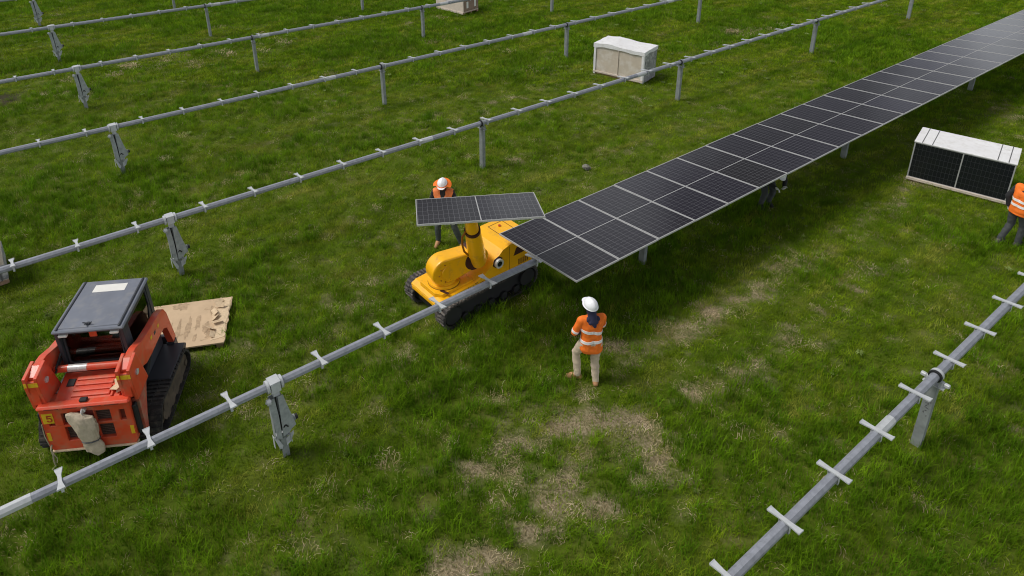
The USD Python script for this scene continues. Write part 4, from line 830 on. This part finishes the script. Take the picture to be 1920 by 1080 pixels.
def person(name_label, loc, facing, J, colors, opts):
    """J: joints in the body's frame (x right, y forward, z up)."""
    t = thing('person', name_label, 'person', loc, facing - math.pi / 2)
    g = {k: np.array(v, float) for k, v in J.items()}
    side_ = lambda s: [g[n + s] for n in ('sh', 'el', 'wr', 'hip', 'kn', 'an', 'toe')]
    hips = (g['hipL'] + g['hipR']) / 2; shs = (g['shL'] + g['shR']) / 2
    lat = g['shR'] - g['shL']; lat /= np.linalg.norm(lat); hl = g['hipR'] - g['hipL']; hl /= np.linalg.norm(hl)
    waist = lerp(hips, shs, .35) + g.get('bend', np.zeros(3)); chest = lerp(hips, shs, .72) + g.get('bend', np.zeros(3)) * .6
    torso = lambda e: [(hips - hl * .075, .105 + e, hips + hl * .075, .105 + e), (hips - hl * .07, .105 + e, waist - lat * .06, .100 + e), (hips + hl * .07, .105 + e, waist + lat * .06, .100 + e), (waist - lat * .06, .100 + e, waist + lat * .06, .100 + e),
                       (waist - lat * .06, .100 + e, chest - lat * .085, .105 + e), (waist + lat * .06, .100 + e, chest + lat * .085, .105 + e), (chest - lat * .085, .105 + e, chest + lat * .085, .105 + e),
                       (chest - lat * .085, .105 + e, g['shL'] + lat * .03, .060 + e), (chest + lat * .085, .105 + e, g['shR'] - lat * .03, .060 + e), (g['shL'] + lat * .03, .058 + e, g['shR'] - lat * .03, .058 + e), (chest, .1 + e, lerp(shs, g['head'], .25), .060 + e)]
    def arm(s, e, k=1.0):
        sh, el, wr = side_(s)[:3]; return [(sh, .057 + e, el, .043 + e), (el, .043 + e, lerp(el, wr, k), .034 + e)]
    def leg(s, e, k=1.0):
        hp, kn, an = side_(s)[3:6]; return [(hp, .092 + e, kn, .060 + e), (kn, .060 + e, lerp(kn, an, .35), .058 + e), (lerp(kn, an, .35), .058 + e, lerp(kn, an, k), .045 + e)]
    def foot(s, e):
        an, toe = g['an' + s], g['toe' + s]; f = toe - an; f[2] = 0; f /= max(np.linalg.norm(f), 1e-6)
        heel = an - f * .045; heel[2] = toe[2] + .012; return [(an, .044 + e, heel, .036 + e), (heel, .036 + e, toe, .034 + e), (an, .042 + e, lerp(an, toe, .7) + [0, 0, .01], .036 + e)]
    hd_, hf = g['head'], g['face'] / np.linalg.norm(g['face'])
    hr_ = np.cross(hf, g.get('hup', np.array([0, 0, 1.0]))); hr_ /= np.linalg.norm(hr_); hu = np.cross(hr_, hf)
    nk = lerp(shs, hd_, .15)
    head = [(hd_ + hu * .025 - hf * .02, .088, hd_ + hu * .03 + hf * .02, .084), (hd_ + hu * .02, .082, hd_ - hu * .07 + hf * .045, .048), (hd_ - hu * .075 + hf * .050, .040, hd_ - hu * .08 + hf * .058, .034), (nk, .056, hd_ - hu * .03 - hf * .01, .054),
            (hd_ + hf * .088 + hu * .0, .012, hd_ + hf * .108 - hu * .028, .016)] + [(hd_ + s * hr_ * .082 - hu * .02, .018, hd_ + s * hr_ * .088 + hu * .012, .014) for s in (-1, 1)]
    body = torso(0) + head
    for s in 'LR':
        el, wr = g['el' + s], g['wr' + s]
        body += arm(s, 0) + leg(s, 0) + foot(s, -.006)
        body += hand_bones(wr, wr - el, g.get('th' + s, np.array([0, 1.0, .3])), 1)
    obj('body', blob(body, .022, 3), MT['skin'], t, smooth=60)
    face_bits = [hd_ + hf * .086 + s * hr_ * .032 + hu * .012 for s in (-1, 1)]
    for p in face_bits: obj('eye', at(trimesh.creation.icosphere(1, .011), p), MT['black_metal'], t, smooth=True)
    obj('mouth', rod(hd_ + hf * .088 - hu * .062 - hr_ * .022, hd_ + hf * .088 - hu * .062 + hr_ * .022, .006, n=8), MT['sticker_red'], t)
    # trousers, boots
    ltr = [b_ for s in 'LR' for b_ in leg(s, .016, .97)] + [(hips - hl * .075, .118, hips + hl * .075, .118), (hips - hl * .07, .118, waist - lat * .05, .108), (hips + hl * .07, .118, waist + lat * .05, .108)]
    obj('trousers', wrinkle(blob(ltr, .024, 5), .014, 9, 3), MT[colors['trousers']], t, smooth=60)
    for s in 'LR': obj('boot', blob(foot(s, .012), .02, 4), MT[colors['boots']], t, smooth=60)
    # upper clothing
    up_ax = shs - hips; up_ax /= np.linalg.norm(up_ax)
    hem = opts.get('hem', .02)
    def above(man_, d): return man_.trim_by_plane(tuple(up_ax), float(up_ax @ hips + d))
    def mm(bones):
        m = None
        for pa, ra, pb, rb_ in bones:
            h_ = hull(np.vstack([np.asarray(pa) + SPH * ra, np.asarray(pb) + SPH * rb_])); m = h_ if m is None else m + h_
        return m
    inner = torso(.016) + [b_ for s in 'LR' for b_ in arm(s, .016, opts.get('sleeve', .95))]
    skirt = [(hips - up_ax * .10 - hl * .08, .130, waist - lat * .06, .122), (hips - up_ax * .10 + hl * .08, .130, waist + lat * .06, .122), (hips - up_ax * .10 - hl * .08, .130, hips - up_ax * .10 + hl * .08, .130), (waist - lat * .06, .122, waist + lat * .06, .122)]
    if colors.get('vest'):
        m = above(mm(inner), -.05).refine_to_length(.03); q = tri(m); q.merge_vertices(); trimesh.smoothing.filter_taubin(q, lamb=.5, nu=.53, iterations=3); obj('shirt', wrinkle(q), MT[colors['shirt']], t, smooth=60)
        vb = torso(.032)[:-1] + skirt
        m = above(mm(vb), -.10 + hem)
        neckp = lerp(shs, hd_, .0)
        fwd_ = np.cross(up_ax, lat); fwd_ = -fwd_ if fwd_ @ g['face'] < 0 else fwd_
        vcut = hull(np.array([neckp + up_ax * .14 + s * lat * .085 + fwd_ * f for s in (-1, 1) for f in (-.03, .30)] + [neckp - up_ax * .30 + fwd_ * f for f in (.03, .30)]))
        m = (m - vcut).refine_to_length(.03); q = tri(m); q.merge_vertices(); trimesh.smoothing.filter_taubin(q, lamb=.5, nu=.53, iterations=3); vs = obj('vest', wrinkle(q, .009, 8, 5), MT[colors['vest']], t, smooth=60)
    else:
        vb = inner + skirt
        m = above(mm(vb), -.14 + hem).refine_to_length(.03); q = tri(m); q.merge_vertices(); trimesh.smoothing.filter_taubin(q, lamb=.5, nu=.53, iterations=4); vs = obj('shirt', wrinkle(q, .010, 9, 6), MT[colors['shirt']], t, smooth=60)
        vb = torso(.016) + skirt
    for d0, tl in opts.get('bands', []):
        e_ = .040 if colors.get('vest') else .024
        tb = torso(e_)[:-1] + [(a_, r1 + (.010 if not colors.get('vest') else .008), b2, r2 + (.010 if not colors.get('vest') else .008)) for a_, r1, b2, r2 in skirt]
        n_ = up_ax + lat * tl; n_ /= np.linalg.norm(n_); m = mm(tb).trim_by_plane(tuple(n_), float(n_ @ hips + d0)).trim_by_plane(tuple(-n_), float(-(n_ @ hips) - d0 - .055))
        obj('reflective_band', tri(m), MT['reflective'], vs, smooth=40)
    for s in 'LR':
        if opts.get('cuff'):
            el, wr = g['el' + s], g['wr' + s]; obj('reflective_cuff', rod(lerp(g['sh' + s], el, .78), lerp(g['sh' + s], el, .93), .071, .066, n=18), MT['reflective'], vs, smooth=40)
            if colors.get('cuffcol'): obj('sleeve_cuff', blob([(lerp(el, wr, .15), .057, lerp(el, wr, .97), .050)], .02, 2), MT[colors['cuffcol']], t, smooth=60)
        if colors.get('glove'):
            el, wr = g['el' + s], g['wr' + s]; obj('glove', blob([(a_, r1 + .004, b2, r2 + .004) for a_, r1, b2, r2 in hand_bones(wr, wr - el, g.get('th' + s, np.array([0, 1.0, .3])), 1)], .012, 1), MT[colors['glove']], t, smooth=60)
    # helmet
    R_ = np.eye(4); R_[:3, 0], R_[:3, 1], R_[:3, 2], R_[:3, 3] = hr_, hf, hu, hd_ + hu * .035 - hf * .005
    sph = trimesh.creation.icosphere(3, 1.0); v = sph.vertices.copy(); v[:, 2] = np.maximum(v[:, 2], -.12); v *= [.118, .145, .128]; v[:, 2] += .010 * np.exp(-(v[:, 0] / .02) ** 2) * (v[:, 2] > .03); sph = trimesh.Trimesh(v, sph.faces, process=False); sph.apply_transform(R_)
    hm = obj('helmet', sph, MT['helmet'], t, smooth=50)
    brim = affinity.translate(affinity.scale(Point(0, 0).buffer(1, 32), .130, .160), 0, .012).union(affinity.translate(affinity.scale(Point(0, 0).buffer(1, 32), .085, .075), 0, .135))
    bm = prism(brim, -.018, -.010, 'z'); bm.apply_transform(R_); obj('helmet_brim', bm, MT['helmet'], hm, smooth=False)
    if opts.get('sunbrim'):
        n_ = 40; q = np.arange(n_) / n_ * 2 * np.pi; ra = .118 + .012 * 0; V = []
        for rr, zz in ((.118, .012), (.175, -.012), (.215, -.03)):
            fb = np.where(np.sin(q) > .45, .118 + (rr - .118) * .25, rr); V.append(np.stack([fb * np.cos(q), fb * 1.12 * np.sin(q) + .01, np.full(n_, zz) + (.012 * np.sin(q * 3 + 1) if rr > .2 else 0)], 1))
        V2 = [a_ - [0, 0, .006] for a_ in V]; A = np.vstack(V + V2); F = []
        for i in range(2):
            for j in range(n_):
                k_ = (j + 1) % n_; a_, b2, c2, d2 = i * n_ + j, i * n_ + k_, (i + 1) * n_ + k_, (i + 1) * n_ + j
                F += [(a_, c2, b2), (a_, d2, c2), (a_ + 3 * n_, b2 + 3 * n_, c2 + 3 * n_), (a_ + 3 * n_, c2 + 3 * n_, d2 + 3 * n_)]
        sb = trimesh.Trimesh(A, np.array(F), process=False); sb.apply_transform(R_); obj('sun_brim', sb, MT[opts['sunbrim']], hm, smooth=60)
    if opts.get('neckflap'):
        # cloth hanging from the helmet's rim over the back of the neck and the collar
        fl = [(hd_ - hf * .03 - hu * .0, .098, hd_ - hf * .055 - hu * .09, .085), (hd_ - hf * .055 - hu * .09, .082, shs + np.array([0, -.055, -.01]), .075), (shs + np.array([-.085, -.030, .015]), .056, shs + np.array([.085, -.030, .015]), .056), (shs + np.array([-.05, -.075, -.02]), .045, shs + np.array([.05, -.075, -.02]), .045), (shs + np.array([.0, -.08, -.02]), .05, shs + np.array([.02, -.100, -.085]), .035)]
        obj('neck_flap', blob(fl, .02, 3), MT[opts['neckflap']], t, smooth=60)
    return t
STAND = dict(hipL=(-.10, 0, .93), hipR=(.10, 0, .93), shL=(-.19, .01, 1.44), shR=(.19, .01, 1.44), head=(0, .03, 1.66), face=(0, 1, 0), knL=(-.11, .03, .50), knR=(.11, .03, .50), anL=(-.12, -.01, .085), anR=(.12, -.01, .085), toeL=(-.14, .17, .035), toeR=(.14, .17, .035), elL=(-.27, -.04, 1.16), elR=(.27, -.04, 1.16), wrL=(-.24, .08, .93), wrR=(.24, .08, .93))
def pose(**k): d = dict(STAND); d.update(k); return d
def ang(v): return math.atan2(v[1], v[0])
# near worker, back to the camera, left knee forward
p1 = np.array([1.86, 5.09])
person('worker in orange shirt and khaki trousers standing with back turned near the bare patch', (p1[0], p1[1], float(ground(*p1))), ang((-.90, .44)),
       pose(head=(-.02, .06, 1.67), face=(-.25, 1, .12), hipL=(-.10, .0, .95), hipR=(.10, -.02, .93), knL=(-.19, .21, .56), anL=(-.17, .13, .105), toeL=(-.33, .19, .045), knR=(.10, .02, .50), anR=(.11, -.06, .085), toeR=(.17, .10, .035),
            elL=(-.29, .06, 1.14), wrL=(-.15, .22, 1.00), elR=(.25, .13, 1.17), wrR=(.10, .26, 1.05), thL=(.3, .5, 1), thR=(-.3, .5, 1)),
       dict(shirt='hivis', trousers='khaki', boots='tan', cuffcol='navy'), dict(hem=-.05, bands=[(.05, .0), (.24, .22)], cuff=True, sleeve=.45, neckflap='navy'))
# worker behind the robot, facing the camera and looking down
p2 = np.array([-3.36, 5.52])
person('worker in orange sun brim and vest standing behind the panel held by the robot', (p2[0], p2[1], float(ground(*p2)) - .01), ang((.72, -.69)),
       pose(head=(0, .09, 1.70), face=(.05, 1, -.22), shL=(-.20, .02, 1.48), shR=(.20, .02, 1.48), hipL=(-.11, 0, .97), hipR=(.11, 0, .97), knL=(-.26, .08, .54), anL=(-.40, .02, .085), toeL=(-.46, .19, .035), knR=(.16, .03, .52), anR=(.17, -.02, .085), toeR=(.20, .17, .035), elL=(-.30, .0, 1.20), wrL=(-.24, .24, 1.12), elR=(.30, .0, 1.20), wrR=(.24, .24, 1.12)),
       dict(shirt='black_cloth', vest='hivis_pale', trousers='greygreen', boots='tan', glove='black_cloth'), dict(hem=.0, bands=[(.10, 0)], sunbrim='hivis'))
# worker at the right edge walking past the opened stack
p3 = np.array([4.66, 16.06])
person('worker in orange vest over black sleeves walking at the right picture edge', (p3[0], p3[1], float(ground(*p3))), ang((.35, .94)),
       pose(head=(.02, .10, 1.66), face=(.1, 1, -.1), shL=(-.19, .05, 1.45), shR=(.19, .05, 1.45), hipL=(-.10, .02, .93), hipR=(.10, .02, .93), knL=(-.11, .05, .50), anL=(-.12, -.14, .11), toeL=(-.13, .02, .035), knR=(.10, .15, .51), anR=(.10, .12, .085), toeR=(.10, .30, .035), elL=(-.28, -.06, 1.17), wrL=(-.25, .02, .92), elR=(.26, .10, 1.18), wrR=(.20, .32, 1.08)),
       dict(shirt='black_cloth', vest='hivis', trousers='charcoal', boots='rubber_dusty', glove='glove'), dict(hem=.0, bands=[(.10, 0), (.22, 0)]))
# worker bending under the mounted panels
p4 = np.array([.24, 13.18])
person('worker in dark clothes bending low in the shade under the mounted panels', (p4[0], p4[1], float(ground(*p4))), ang((.88, -.47)),
       pose(hipL=(-.10, -.16, .86), hipR=(.10, -.16, .86), shL=(-.18, .24, 1.16), shR=(.18, .24, 1.16), head=(.02, .46, 1.22), face=(.1, .8, -.6), hup=(0, .6, .8), bend=(0, -.02, .06), knL=(-.12, .06, .47), anL=(-.12, -.08, .085), toeL=(-.14, .10, .035), knR=(.13, .12, .47), anR=(.14, .0, .085), toeR=(.16, .18, .035), elL=(-.24, .30, .90), wrL=(-.12, .48, .86), elR=(.24, .32, .90), wrR=(.14, .50, .86)),
       dict(shirt='black_cloth', trousers='charcoal', boots='black_cloth', glove='glove'), dict(hem=.0, sleeve=.95))

# ------------------------------------------------------------------ loose stone
sv = trimesh.creation.icosphere(3, 1.0); v = sv.vertices * [.13, .10, .08]; v = v * (1 + 1.1 * (meshkit.fbm(sv.vertices * 1.8 + 4, 3, 2) - .5))[:, None]
s_ = thing('field_stone', 'single grey stone lying in the grass left of the mounted panels', 'stone', (-4.08, 11.0, float(ground(-4.08, 11.0)) + .07))
obj('stone_body', trimesh.Trimesh(v, sv.faces, process=False), MT['stone'], s_, smooth=50)
